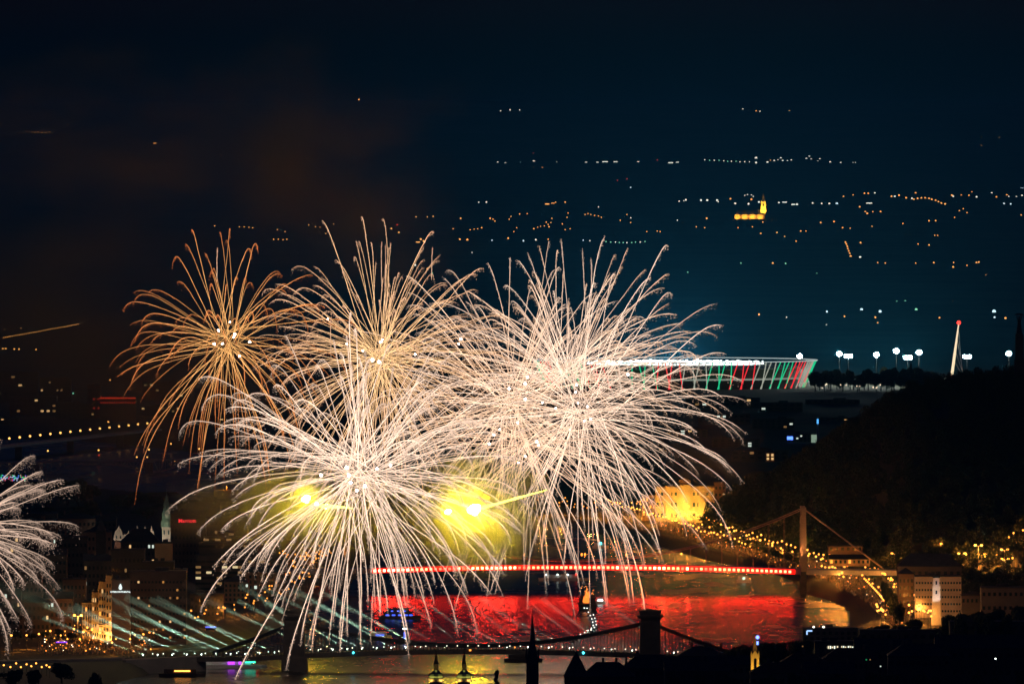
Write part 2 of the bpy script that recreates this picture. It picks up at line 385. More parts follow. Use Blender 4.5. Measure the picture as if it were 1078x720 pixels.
for px, py, lab in ((1017, 585, 'right beside the twin lamp'), (1025, 587, 'at the left edge of the glowing shrubs'), (1037, 587, 'in the middle of the glowing shrubs'), (1049, 585, 'over the dark gap in the shrubs'),
                    (1062, 567, 'low on the climbing row of three'), (1067, 562.5, 'middle of the climbing row of three'), (1077, 559.5, 'topmost by the right edge of the picture'), (1065, 584, 'beside the upper right twin heads'), (1066, 589, 'beside the lower right twin heads')):
    p = Gt(px, py + 10); lampglow(p, 1, 6000, 6.2); place(lh, p, 'single orange lamp on the hillside road, ' + lab, 'single lamps on the hillside road')

# ------------------------------------------------------------ trees
def crown_mesh(name, seed, h, w, n=2600, m=None, shape=0):
    r = np.random.default_rng(seed); C = []
    k = 16
    for i in range(k):
        a = r.uniform(0, 2 * PI); q = r.uniform(.0, .62) * w / 2; zz = r.uniform(.3, .92)
        if shape == 1: q *= (1.05 - zz) * 1.5
        C.append((q * math.cos(a), q * math.sin(a), zz * h, r.uniform(.16, .3) * w * (1 if shape == 0 else .7)))
    C = np.array(C); ci = r.integers(0, k, n); d = r.normal(size=(n, 3)); d /= np.linalg.norm(d, axis=1)[:, None]
    rad = C[ci, 3] * r.uniform(.55, 1.05, n); c = C[ci, :3] + d * rad[:, None] * np.array([1, 1, .8])
    sz = r.uniform(.25, .6, n) * w / 9
    u = r.normal(size=(n, 3)); u /= np.linalg.norm(u, axis=1)[:, None]; v = np.cross(u, d); v /= np.linalg.norm(v, axis=1)[:, None] + 1e-6
    V = np.stack([c + u * sz[:, None], c + v * sz[:, None], c - u * sz[:, None], c - v * sz[:, None]], 1).reshape(-1, 3)
    return V, np.arange(4 * n).reshape(n, 4)
TREES = []
def make_tree(seed, h, w, m, shape=0):
    t = thing('tree', 'tree', 'tree', (0, -1000, 0))
    b = MB(); b.tube([(0, 0, -.6), (.1, 0, h * .35), (0, .1, h * .7)], [.05 * w, .035 * w, .012 * w], 6)
    for k in range(5):
        a = k * 1.26 + seed; b.tube([(0, 0, h * (.3 + .07 * k)), (math.cos(a) * w * .3, math.sin(a) * w * .3, h * (.5 + .08 * k))], [.018 * w, .006 * w], 4)
    b.build('trunk', M_bark, t)
    V, Fq = crown_mesh('crown', seed, h, w, 2600, m, shape); npmesh('crown', V, Fq, m, parent=t)
    return t
TREES = [make_tree(1, 12, 11, M_leaf), make_tree(2, 12, 10, M_leaf2), make_tree(3, 12, 12, M_leaf), make_tree(4, 14, 7, M_leaf, 1)]
def tree(px, ytop, wpx, D, label, group=None, kind=None, zb=None):
    """a tree whose top shows at (px, ytop), wpx wide, standing at distance D"""
    k = random.randrange(3) if kind is None else kind; src = TREES[k]
    top = P(px, ytop, D); z = gz(top[0], top[1]) if zb is None else zb; h = max(3, top[2] - z)
    h0 = (12, 12, 12, 14)[k]; w0 = (11, 10, 12, 7)[k]; sx = wpx * sc(D) / w0
    o = place(src, (top[0], top[1], z), label, group, rz=random.uniform(0, 6)); o.scale = (sx, sx, h / h0 / 1.02); return o

# ------------------------------------------------------------ buildings
win_mesh = MB().box((0, 0, 0), (1, .24, 1)).build('window', M_glass); WINM = {}
bpy.data.objects.remove(win_mesh)
def winmesh(m):
    if m.name not in WINM:
        me = bpy.data.meshes.new('window'); b = MB().box((0, 0, 0), (1, .3, 1))
        me.from_pydata(b.v, [], b.f); me.materials.append(m); WINM[m.name] = me
    return WINM[m.name]
def window(parent, x, y, z, w, h, m, name='window'):
    o = bpy.data.objects.new(name, winmesh(m)); COL.objects.link(o); o.parent = parent; o.location = (x, y, z); o.scale = (w, 1, h); return o
def building(name, label, x0, x1, yt, D, wall=M_dark, roof='flat', rh=0, rows=0, cols=0, lit=.1, lm=None, depth=16, group=None, cat='building', zb=None,
             roofm=None, dark=True, ww=None, wh=None, chim=0, rz=0, wtop=.12, seed=None):
    R = random.Random(seed if seed is not None else int(x0 * 7 + yt * 13))
    a = P(x0, yt, D); c = P(x1, yt, D); cx = (a[0] + c[0]) / 2; w = c[0] - a[0]
    zb = gz(cx, D) if zb is None else zb; zb -= .4; h = a[2] - zb
    t = thing(name, label, cat, (cx, D + depth / 2, zb), group); t.rotation_euler = (0, 0, rz)
    rm = roofm or M_slate
    MB().box((0, 0, h / 2), (w, depth, h)).build('wall', wall, t)
    r = MB()
    if roof == 'flat':
        r.box((0, 0, h + .35), (w + .5, depth + .5, .7))
        for k in range(2): r.box((R.uniform(-.3, .3) * w, R.uniform(-.2, .2) * depth, h + 1.6), (w * R.uniform(.08, .2), depth * .25, 1.8))
    elif roof == 'gable':
        r.add([(-w / 2 - .4, -depth / 2 - .5, h), (w / 2 + .4, -depth / 2 - .5, h), (w / 2 + .4, depth / 2 + .5, h), (-w / 2 - .4, depth / 2 + .5, h), (-w / 2 - .4, 0, h + rh), (w / 2 + .4, 0, h + rh)],
              [(3, 2, 1, 0), (0, 1, 5, 4), (2, 3, 4, 5), (1, 2, 5), (3, 0, 4)])
    else:
        q = max(0, w / 2 - depth / 2) if roof == 'hip' else 0
        r.add([(-w / 2 - .5, -depth / 2 - .5, h), (w / 2 + .5, -depth / 2 - .5, h), (w / 2 + .5, depth / 2 + .5, h), (-w / 2 - .5, depth / 2 + .5, h), (-q, 0, h + rh), (q + .01, 0, h + rh)],
              [(3, 2, 1, 0), (0, 1, 5, 4), (2, 3, 4, 5), (1, 2, 5), (3, 0, 4)])
    ro = r.build('roof', rm, t)
    for k in range(chim):
        MB().box((R.uniform(-.45, .45) * w, R.uniform(-.1, .1) * depth, h + rh * .8 + .6), (1.3, 1.0, rh * .5 + 2.2)).build('chimney', M_brown, ro)
    if rows and cols:
        ww = ww or w / cols * .5; wh = wh or min(2.2, h / rows * .5)
        for i in range(rows):
            for j in range(cols):
                L = R.random() < lit
                if not L and not dark: continue
                m = (R.choice(lm) if isinstance(lm, (list, tuple)) else (lm or E_warm)) if L else M_glass
                window(t, -w / 2 + w * (j + .5) / cols, -depth / 2 - .02, h * (1 - wtop) - i * (h * (1 - wtop) / (rows + .2)) - wh * .5, ww, wh, m)
    return t
#PARTS
# ------------------------------------------------------------ red lit suspension bridge
DE = 7080.0; sE = sc(DE)
def XE(px): return (px - CX) * sE
eb = thing('suspension_bridge', 'long low suspension bridge with a red glowing deck edge and slender pale towers', 'bridge', (0, DE, 0))
ZDECK = 18.0
def deckz(x): m = XE(600); return ZDECK + 1.8 - 3.2 * ((x - m) / 155.0) ** 2 if abs(x - m) < 155 else ZDECK - 1.4 - abs(abs(x - m) - 155) * .0125
def ribbon(x0, x1, n, y0, y1, dz0, dz1, zf, m, name, parent):
    vs = []; fs = []
    for i in range(n + 1):
        x = x0 + (x1 - x0) * i / n; z = zf(x)
        vs += [(x, y0, z + dz0), (x, y1, z + dz0), (x, y1, z + dz1), (x, y0, z + dz1)]
    for i in range(n):
        a = i * 4; b = a + 4
        for k in range(4): fs.append((a + k, b + k, b + (k + 1) % 4, a + (k + 1) % 4))
    fs += [(0, 1, 2, 3), (n * 4 + 3, n * 4 + 2, n * 4 + 1, n * 4)]
    return MB().add(vs, fs).build(name, m, parent)
ribbon(XE(300), XE(962), 40, -13, 13, -3.4, 0, deckz, M_steel, 'deck', eb)
E_ledr = emit('bridge_red_glow', (1, .006, .003), 2.8)
E_ledw = emit('bridge_led_panel', (1, .026, .011), 62)
ledge = ribbon(XE(392), XE(836.5), 40, -13.9, -13.05, -3.3, -.1, deckz, E_ledr, 'edge_light_strip', eb)
E_leda = emit('bridge_led_panel_dim', (1, .025, .012), 22); E_ledc = emit('bridge_led_panel_bright', (1, .03, .014), 140)
levs = {}; R_ = random.Random(3)
for px in np.arange(395, 836, 4.9):
    x = XE(px); me = None
    if R_.random() < .35 or px < 396: lev = R_.choice((E_leda, E_leda, E_ledw, E_ledw, E_ledc))
    if lev.name not in levs: levs[lev.name] = o = MB().box((0, 0, 0), (1.75, .3, 1.7)).build('light_panel', lev, ledge)
    else: o = levs[lev.name].copy(); COL.objects.link(o); o.parent = ledge
    o.location = (x, -14.1, deckz(x) - 1.8)
M_towerw = mat('tower_paint', (.30, .25, .19), .5, noise=.1)
for px in (365.5, 845.5):
    x = XE(px); tw = thing('tower', None, None, (x, 0, 0)); tw.parent = eb
    z0 = 15.2
    for q in (-14.5, 14.5): MB().box((0, q, 5.6), (3.6, 4.2, 19)).build('pier', M_dstone, tw)
    for q in (-14.5, 14.5):
        MB().add([(x_ * k_, q + y_, z_) for z_, k_ in ((z0, 1.0), (57, .8)) for x_, y_ in ((-2.1, -2), (2.1, -2), (2.1, 2), (-2.1, 2))],
                 [(3, 2, 1, 0), (4, 5, 6, 7), (0, 1, 5, 4), (1, 2, 6, 5), (2, 3, 7, 6), (3, 0, 4, 7)]).build('leg', M_towerw, tw)
    MB().box((0, 0, 54), (3.2, 25, 3.0)).box((0, 0, 13), (3.4, 25, 2.4)).build('cross_beam', M_towerw, tw)
    MB().box((0, -14.5, 58), (3.4, 4.6, 1.4)).box((0, 14.5, 58), (3.4, 4.6, 1.4)).build('saddle_cap', M_towerw, tw)
XL_, XR_ = XE(365.5), XE(845.5); XM = (XL_ + XR_) / 2
def cabz(x):
    if XL_ <= x <= XR_: return deckz(XM) + 2.2 + (57.5 - deckz(XM) - 2.2) * ((x - XM) / (XR_ - XM)) ** 2
    d = (x - XR_) if x > XR_ else (XL_ - x); return 57.5 - d * (57.5 - 17) / 54.0
M_cab = mat('bridge_cable', (.4, .3, .24), .5)
for q in (-14.4, 14.4):
    xs = np.concatenate([np.linspace(XL_ - 54, XL_, 3)[:-1], np.linspace(XL_, XR_, 60), np.linspace(XR_, XR_ + 54, 3)[1:]])
    MB().tube([(x, q, cabz(x)) for x in xs], .42, 5).build('main_cable', M_cab, eb)
for q in (-14.2, 14.2):
    for x in np.arange(XL_ + 10, XR_ - 5, 10.6):
        MB().tube([(x, q, deckz(x)), (x, q, cabz(x))], .12, 4).build('hanger', M_cab, eb)
for px in (552, 612.5, 616, 659.5):
    x = XE(px); m = MB(); m.tube([(0, 0, 0), (0, 0, 6)], .18, 4); m.ball((0, 0, 6.1), .7, 6, 1, 1.6); m.build('deck_lamp', [M_iron, E_sodd], eb, loc=(x, 9, deckz(x)))
for px in (365.5, 845.5):
    x = XE(px)
    for q in ((-17, 17) if px > 500 else (17,)): spot(eb, (x - 6, DE - 22 + (q > 0) * 3, 21), (x, DE - 12, 50), 22000, (1, .36, .10), 70)

# ------------------------------------------------------------ dark chain bridge
DC = 5980.0; sC = sc(DC)
def XC(px): return (px - CX) * sC
cb = thing('chain_bridge', 'dark stone chain bridge with two square towers, small white lamps along its deck', 'bridge', (0, DC, 0))
XT1, XT2 = XC(310), XC(684.5); XMc = (XT1 + XT2) / 2
def cz_(x): return 12.4 - 2.6 * ((x - XMc) / (XT2 - XMc)) ** 2 if abs(x - XMc) < (XT2 - XMc) * 1.25 else 12.4 - 2.6 * 1.5625 - (abs(x - XMc) - (XT2 - XMc) * 1.25) * .01
ribbon(XC(128), XC(775), 50, -7, 7, -2.6, 0, cz_, M_dstone, 'deck', cb)
rl = MB()
for x in np.arange(XC(130), XC(774), 2.2): rl.box((x, -7.1, cz_(x) + .6), (.35, .2, 1.2)); 
rl.build('railing', M_iron, cb)
for X in (XT1, XT2):
    t = thing('tower', None, None, (X, 0, 0)); t.parent = cb
    hT = 33.8
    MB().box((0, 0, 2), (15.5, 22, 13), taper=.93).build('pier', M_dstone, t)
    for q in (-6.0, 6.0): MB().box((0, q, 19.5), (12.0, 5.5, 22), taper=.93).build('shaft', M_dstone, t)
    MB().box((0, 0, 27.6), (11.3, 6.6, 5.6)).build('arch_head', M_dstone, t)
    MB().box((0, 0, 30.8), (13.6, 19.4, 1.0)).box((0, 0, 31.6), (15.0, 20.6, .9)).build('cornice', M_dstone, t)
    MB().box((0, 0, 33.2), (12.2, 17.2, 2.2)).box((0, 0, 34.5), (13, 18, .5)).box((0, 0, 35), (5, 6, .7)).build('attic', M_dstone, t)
def chz(x):
    if XT1 <= x <= XT2: return cz_(XMc) + 1.4 + (27.6 - cz_(XMc) - 1.4) * abs((x - XMc) / (XT2 - XMc)) ** 2
    d = (x - XT2) if x > XT2 else (XT1 - x); return 27.6 - 18.0 * min(1, d / 47) ** .85
for q in (-6.6, 6.6):
    for dz in (0, 1.15):
        xs = np.concatenate([np.linspace(XT1 - 47, XT1, 10)[:-1], np.linspace(XT1, XT2, 70), np.linspace(XT2, XT2 + 47, 10)[1:]])
        MB().tube([(x, q, chz(x) + dz) for x in xs], .34, 4).build('chain', M_iron, cb)
    hg = []
    for x in np.arange(XT1 - 45, XT2 + 46, 1.95):
        if abs(x - XT1) < 6 or abs(x - XT2) < 6 or chz(x) - cz_(x) < .8: continue
        hg.append(x)
    m = MB()
    for x in hg: m.tube([(x, q, cz_(x)), (x, q, chz(x) + 1.2)], .11, 3, cap=False)
    tag(m.build('hanger_rods', M_iron, cb), kind='stuff')
E_deck = emit('deck_lamp_white', (.85, 1, .85), 3)
E_cyan = emit('deck_lamp_cyan', (.05, .75, .9), 8)
dl = None
for px in np.arange(150, 735, 11.05):
    x = XC(px)
    if abs(x - XT2) < 7 or abs(x - XT1) < 7: continue
    m = None
    if dl is None:
        mb = MB(); mb.tube([(0, 0, 0), (0, 0, 2.1)], .1, 4); mb.ball((0, 0, 2.3), .3, 6, 1); dl = mb.build('deck_lamp', [M_iron, E_deck], cb); o = dl
    else: o = dl.copy(); COL.objects.link(o); o.parent = cb
    o.location = (x, -7.2, cz_(x))
MB().ball((0, 0, 0), .7, 7).build('cyan_lamp', E_cyan, cb, loc=(XC(614), -7.7, cz_(XC(614)) - .7))
MB().box((0, 0, 0), (1.2, .5, .9)).build('orange_sign_lamp', E_sodd, cb, loc=(XC(495), -7.7, cz_(XC(495)) - .2))
MB().ball((0, 0, 0), .6, 7).build('cyan_lamp', E_cyan, cb, loc=(XC(372), -7.7, cz_(XC(372)) - .5))

# searchlights on the far side of that bridge, each with its beam of lit smoke
V_beam = volume('beam_smoke', (.9, .97, .93), .020)
V_beamf = volume('beam_smoke_thin', (.9, .95, .95), .006)
M_case = mat('searchlight_case', (.03, .03, .03), .4)
E_lens = emit('searchlight_lens', (.8, 1, .88), 9, False)
def searchlight(px, ang, L, en, half, vm, label, bl, group):
    x = XC(px); z = cz_(x) + 1.0; org = np.array([x, DC + 8.2, z])
    a = math.radians(ang); d = np.array([math.cos(a), .10, math.sin(a)]); d /= np.linalg.norm(d)
    t = thing('searchlight', label, 'searchlight', org - (0, 0, 1.0), group)
    MB().box((0, 0, .1), (1, .9, .25)).tube([(0, 0, .2), (0, 0, .9)], .12, 5).build('yoke', M_case, t)
    MB().tube([(np.array([0, 0, 1.0]) - d * .8), np.array([0, 0, 1.0]) - d * .02], [.32, .42], 8).build('body', M_case, t)
    MB().ball((0, 0, 1.0), .45, 7).build('lens', E_lens, t)
    rs = math.tan(math.radians(half)); ss = np.linspace(1.2, L, 6)
    b = MB(org); b.tube([org + d * s for s in ss], [.18 + s * rs for s in ss], 9)
    o = b.build('light_beam', vm, None, loc=org); tag(o, bl, 'light beam', group + ' beams')
    l = bpy.data.lights.new('searchlight_bulb', 'SPOT'); l.energy = en; l.color = (.62, 1, .74); l.spot_size = math.radians(2 * half + .8); l.spot_blend = .5; l.shadow_soft_size = .1
    lo = bpy.data.objects.new('searchlight_bulb', l); COL.objects.link(lo); lo.parent = t; lo.location = (d[0] * .6, d[1] * .6, 1.0 + d[2] * .6)
    from mathutils import Vector
    lo.rotation_euler = Vector(d).to_track_quat('-Z', 'Y').to_euler()
BE = 2.4e6
for i, px in enumerate(np.arange(150, 452, 15.4)):
    searchlight(px, 180 - (20 + (i % 3) * 3 + i * .3), 62 + (i * 7 % 13) * 1.5, BE, 1.15 + (i % 4) * .18, V_beam, 'small searchlight on the left half of the dark chain bridge',
                'pale green light beam slanting up left through smoke from the dark bridge', 'searchlights on the left half of the bridge')
for i, px in enumerate(np.arange(468, 730, 22)):
    searchlight(px, (180 - 36) if i % 3 else 180 - 27, 34 + (i % 3) * 8, BE * .5, 1.5, V_beamf, 'small searchlight on the right half of the dark chain bridge',
                'faint grey light beam over the red water by the dark bridge', 'searchlights on the right half of the bridge')

# ------------------------------------------------------------ far bridges, left
def farbridge(name, label, a, c, zd, w, n, lampm, truss=False, lampn=14, lh=6, lr=1.0, lamps=None):
    A = G(*a, zd); B = G(*c, zd); o = thing(name, label, 'bridge', (A + B) / 2 * np.array([1, 1, 0]))
    m0 = np.array(o.location); d = (B - A); L = np.linalg.norm(d); u = d / L; nn = np.array([-u[1], u[0], 0])
    vs = []; 
    for s in (0, 1):
        p = A + d * s - m0
        for q, z in ((-w / 2, -1.6), (w / 2, -1.6), (w / 2, 0), (-w / 2, 0)): vs.append(p + nn * q + np.array([0, 0, z]))
    MB().add(vs, [(0, 1, 5, 4), (1, 2, 6, 5), (2, 3, 7, 6), (3, 0, 4, 7), (0, 3, 2, 1), (4, 5, 6, 7)]).build('deck', M_steel, o)
    for s in (.2, .5, .8) if not truss else (.25, .7):
        p = A + d * s - m0; MB().box((p[0], p[1], (zd - 1.6 - 3) / 2 - 1), (7, 12, zd + 1)).build('pier', M_stone, o)
    if truss:
        T = MB()
        hz = lambda s: 3.0 + 9.0 * (math.exp(-((s - .25) / .09) ** 2) + math.exp(-((s - .7) / .09) ** 2))
        N = 40; pr = None
        for i in range(N + 1):
            s = i / N; p = A + d * s - m0 - nn * w / 2; q = p - np.array([0, 0, 1.6 + hz(s) * .9])
            T.tube([p, q], .35, 4)
            if pr is not None: T.tube([pr[1], q], .4, 4); T.tube([pr[0], q] if i % 2 else [pr[1], p], .3, 4)
            pr = (p, q)
        tag(T.build('truss', M_steel, o))
    e = None
    for i in range(lampn):
        p = A + d * ((i + .5) / lampn) - m0
        if e is None:
            mb = MB(); mb.tube([(0, 0, 0), (0, 0, lh)], .2, 4); mb.ball((0, 0, lh + lr * .5), lr, 6, 1); e = mb.build('bridge_lamp', [M_iron, lampm], o); q = e
        else: q = e.copy(); COL.objects.link(q); q.parent = o
        q.location = tuple(p)
    return o
E_amb = emit('amber_lamp_glow', (1, .5, .12), 3.2)
farbridge('road_bridge', 'distant low road bridge with a dotted row of amber lamps, far left', (-18, 471.5), (160, 451.5), 14, 22, 0, E_amb, lampn=17, lr=1.15)
farbridge('truss_bridge', 'dim distant steel truss bridge across the dark water, far left', (-30, 486), (236, 482.5), 13, 18, 0, E_amb, True, lampn=5, lh=9, lr=.8)

# ------------------------------------------------------------ stadium and its surroundings
DS = 13500.0; sS = sc(DS)
sx0 = (711 - CX) * sS; SR = 150 * sS; zS = gz(sx0, DS)
st = thing('stadium', 'round stadium with red, white and green lit leaning columns and a glaring white roof rim', 'stadium', (sx0, DS, zS))
zt = P(711, 378.5, DS)[2] - zS; zm = P(711, 408, DS)[2] - zS
Ecol = [emit('column_red', (1, .035, .045), 1.3, False), emit('column_white', (.75, .8, .65), .6, False), emit('column_green', (.02, .75, .33), 1.0, False)]
NC = 132
proto_c = {}
for i in range(NC):
    a = 2 * PI * i / NC + .01
    if math.sin(a) > .35: continue
    b0 = a + (.03 if i % 2 else -.03); c = (i // 4) % 3
    p0 = np.array([math.cos(b0) * SR * .905, math.sin(b0) * SR * .905, zm]); p1 = np.array([math.cos(a) * SR * .99, math.sin(a) * SR * .99, zt - 1])
    MB().tube([p0, p1], .72, 5).build('column', Ecol[c], st)
def ring(r0, z0, r1, z1, th, n=96):
    vs = []; fs = []
    for k in range(n):
        a = 2 * PI * k / n; cs, sn = math.cos(a), math.sin(a)
        vs += [(r0 * cs, r0 * sn, z0), (r1 * cs, r1 * sn, z1), (r1 * cs, r1 * sn, z1 - th), (r0 * cs, r0 * sn, z0 - th)]
    for k in range(n):
        a = k * 4; b = ((k + 1) % n) * 4
        for q in range(4): fs.append((a + q, b + q, b + (q + 1) % 4, a + (q + 1) % 4))
    return MB().add(vs, fs)
E_rim = emit('stadium_rim_light', (.85, 1, .97), .55, False)
ring(SR * 1.0, zt, SR * .985, zt, 1.2).build('outer_ring', E_rim, st)
M_memb = mat('roof_membrane', (.45, .47, .4), .7, noise=.1, nscale=.05)
ring(SR * .93, zt - 9.5, SR * .62, zt - 5.5, .8).build('roof', M_memb, st)
E_bowl = emit('stadium_bowl_light', (.85, 1, .98), 4.5)
fr = MB(); R_ = random.Random(5)
for k_ in range(150):
    a_ = 2 * PI * k_ / 150; hh_ = R_.uniform(1.2, 4.6) if R_.random() < .8 else R_.uniform(3.5, 6)
    fr.box((SR * .615 * math.cos(a_), SR * .615 * math.sin(a_), zt - 4.5 + R_.uniform(-.5, .5)), (4.6 * R_.uniform(.6, 1), 1.2, hh_), rz=a_ + PI / 2)
fr.build('floodlight_ring', E_bowl, st)
E_mid = emit('stadium_gallery_light', (.75, .85, .7), .35, False)
ring(SR * .89, zt - 22, SR * .87, zt - 22, 2.2).build('gallery_light', E_mid, st)
ring(SR * .88, zt - 10.5, SR * .86, zt - 10.5, 12).build('upper_wall', mat('stadium_wall', (.09, .10, .07), .7), st)
ring(SR * .86, zm + 22, SR * .84, zm + 22, 26).build('bowl_wall', mat('bowl_dark', (.04, .04, .035), .8), st)
E_plaza = emit('stadium_window', (.9, .85, .7), .5, False)
MB().lathe((0, 0, 0), [(SR * .93, 0), (SR * .93, zm - 1.2), (SR * .96, zm - 1.2), (SR * .96, zm)], 64).build('podium', mat('podium_dark', (.05, .05, .05), .8), st)
for i in range(26):
    a = -PI / 2 + (i - 13) * .09
    MB().box((0, 0, 0), (2.2, 1.2, 1.6)).build('podium_window', E_plaza, st, loc=(math.cos(a) * SR * .94, math.sin(a) * SR * .94, zm - 3.2 + (i % 3) * .8))
bl_ = bpy.data.lights.new('bowl_haze_fill', 'POINT'); bl_.energy = 8e6; bl_.color = (.6, .9, 1); bl_.shadow_soft_size = 8  # added point light that makes the haze over the bowl glow
blo = bpy.data.objects.new('bowl_haze_fill', bl_); COL.objects.link(blo); blo.parent = st; blo.location = (0, 0, zt - 6)
E_flood = emit('floodlight_bank', (.88, 1, .95), 260)
def mast(px, yt, yb, D, label, r=3.3, wide=False):
    p = P(px, yb, D); z = gz(p[0], D); h = P(px, yt, D)[2] - z
    t = thing('floodlight_mast', label, 'floodlight', (p[0], D, z), 'sports floodlight masts')
    MB().tube([(0, 0, -1), (0, 0, h)], [.7, .45], 6).build('mast', M_iron, t)
    if wide:
        for q in (-2.8, 2.8): MB().box((q, -.8, h + abs(q) * .5), (4.6, 1, 4.0)).build('lamp_bank', E_flood, t)
    else: MB().lathe((0, 0, h - r), [(.2, 0), (r, r * .6), (r, r * 1.4), (.2, 2 * r)], 8).build('lamp_bank', E_flood, t)
    return t
for a in ((842, 375, 400, 13850, 'floodlight mast glaring just over the right rim of the stadium'), (883.5, 372.5, 398, 13600, 'first floodlight mast right of the stadium, round bright head'),
          (922.5, 373.5, 396, 13600, 'floodlight mast in the middle of the row over the dark trees'), (943.5, 369.5, 395, 13600, 'tallest brightest floodlight mast over the dark trees'),
          (967.5, 371, 392, 13600, 'bright round floodlight mast right of the narrow poplar'), (1062, 372, 395, 13600, 'floodlight mast glaring beside the statue pedestal')):
    mast(*a)
for a in ((893, 376, 398, 13500, 'floodlight mast with a split V shaped head close beside the first one'), (955.5, 377.5, 395, 13500, 'low dimmer floodlight mast with a split head between two bright ones'),
          (1018, 376.5, 392, 13500, 'floodlight mast with a split head over the wooded crest')):
    mast(*a, wide=True)
for q, e in ((880, 60000), (925, 60000), (960, 60000)):
    p = P(q, 381, 14000); l = bpy.data.lights.new('haze_fill_light', 'POINT'); l.energy = 8e5; l.color = (.8, 1, .95); l.shadow_soft_size = 3  # added points hung behind the masts to make the haze glow
    lo = bpy.data.objects.new('haze_fill_light', l); COL.objects.link(lo); lo.location = tuple(p)
for i in range(30):
    px = 858 + i * 4.4 + random.uniform(-2, 2); tree(px, random.uniform(386, 396), random.uniform(11, 17), random.uniform(13200, 13420), 'dark round tree in the row below the floodlight masts', 'trees below the floodlight masts', random.randrange(3))
tree(959, 381, 6, 13150, 'narrow dark poplar standing up among the floodlight masts', kind=3)
tree(931, 386, 12, 13500, 'pale floodlit round tree between the floodlight masts', kind=1)
glitter('park_lights', 'tiny pale lamps in the park below the dark trees by the stadium', [Gt(random.uniform(860, 935), random.uniform(402, 416)) for i in range(44)], 8, .6, emit('small_white_lamp', (1, .85, .6), 2.5))
# leaning cable pylon
DP = 13300.0; p = P(1003, 384.5, DP); zp = gz(p[0], DP)
py_ = thing('cable_pylon', 'slanted white bridge pylon with red beacons at its tip and foot', 'pylon', (p[0], DP, zp))
tip = P(1009.3, 340.5, DP) - np.array([p[0], DP, zp]); foot = np.array([-3 * 1.2, 0, 0])
E_pyl = emit('pylon_painted_glow', (1, .80, .5), 1.4, False)  # floodlighting of the mast put into its own glow
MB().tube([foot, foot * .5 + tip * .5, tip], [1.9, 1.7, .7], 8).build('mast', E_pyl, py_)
for q in (.95, .8, .6, .45): MB().tube([foot + (tip - foot) * q, np.array([tip[0] + 6 + (1 - q) * 14, 12, 4])], .3, 4).build('stay_cable', M_white, py_)
MB().ball(tip + np.array([0, -1, 1]), 2.6, 8).build('beacon', E_red, py_); MB().ball(foot + (tip - foot) * .2 + np.array([0, -3, 0]), 2.6, 8).build('beacon', E_red, py_)
# statue on its column
DL = 7650.0; p = P(1073, 384, DL); zL = gz(p[0], DL) - 1; k = sc(DL)
s_ = thing('statue', 'dark statue of a standing woman holding a leaf above her head on a tall pedestal', 'statue', (p[0], DL, zL))
zz = lambda y: P(1073, y, DL)[2] - zL
MB().box((0, 0, zz(378) / 2), (7.5, 7.5, zz(378)), taper=.96).box((0, 0, (zz(378) + zz(352)) / 2), (6.0, 6.0, zz(352) - zz(378)), taper=.92).box((0, 0, zz(352) + .3), (5, 5, .7)).build('pedestal', M_dstone, s_)
zf = zz(352) + .6
MB().lathe((0, 0, zf), [(2.0, 0), (1.9, 2.5), (1.5, 5.5), (1.15, 7.3), (1.45, 9.0), (1.25, 10.2), (.5, 10.9), (.55, 11.3), (.72, 11.9), (.6, 12.5), (.15, 12.8)], 10).tube([(-1.2, 0, zf + 10), (-1.7, 0, zf + 11.8), (-1.5, 0, zf + 13.6)], [.45, .36, .25], 6).tube([(1.2, 0, zf + 10), (1.5, 0, zf + 11.8), (.9, 0, zf + 13.7)], [.45, .36, .25], 6).build('figure', M_iron, s_, smooth=True)
MB().tube([(-3.6, 0, zf + 13.2), (-2.2, 0, zf + 14.2), (0, 0, zf + 14.3), (2.0, 0, zf + 13.9), (2.8, 0, zf + 13.2)], [.15, .55, .6, .5, .15], 6).build('palm_leaf', M_iron, s_)

# ------------------------------------------------------------ wooded hill
V0, F0 = [], []; cnt = 0
protos = [crown_mesh('w', 20 + i, 11, 9, 260, None) for i in range(6)]
def wood(px, D, hh, ww):
    global cnt
    x = (px - CX) / F * D; z = gz(x, D) - 1.0; V, Fq = random.choice(protos); a = random.uniform(0, 6.3); cs, sn = math.cos(a), math.sin(a)
    R = np.stack([V[:, 0] * cs - V[:, 1] * sn, V[:, 0] * sn + V[:, 1] * cs, V[:, 2]], -1) * np.array([ww, ww, hh]) + np.array([x, D, z])
    V0.append(R); F0.append(Fq + cnt); cnt += len(V)
for i in range(2300):
    px = random.uniform(742, 1140); ft = np.interp(px, FT[:, 0], FT[:, 1]); cd = np.interp(px, CR[:, 0], CR[:, 2])
    t = random.random() ** 1.3; wood(px, ft + 18 + (cd + 40 - ft) * (1 - t), random.uniform(.8, 1.35), random.uniform(.9, 1.5))
for i in range(330):
    px = random.uniform(742, 1140); cd = np.interp(px, CR[:, 0], CR[:, 2]); wood(px, cd + random.uniform(-40, 30), random.uniform(.6, 1.7), random.uniform(.6, 1.5))
w_ = npmesh('woodland', np.concatenate(V0), np.concatenate(F0), M_leaf); tag(w_, 'dense dark woodland covering the steep hill on the right', 'woodland', kind='stuff')
lgs = thing('floodlight_box', 'small green floodlight hidden low in the wooded hill behind the red bridge tower', 'floodlight', Gt(846, 588)); MB().box((0, 0, .6), (1.2, .8, .9)).build('case', M_iron, lgs)
pp = Gt(846, 588); spot(lgs, pp + np.array([0, 0, 8]), P(853, 525, pp[1] + 250), 60000, (.35, 1, .1), 22)

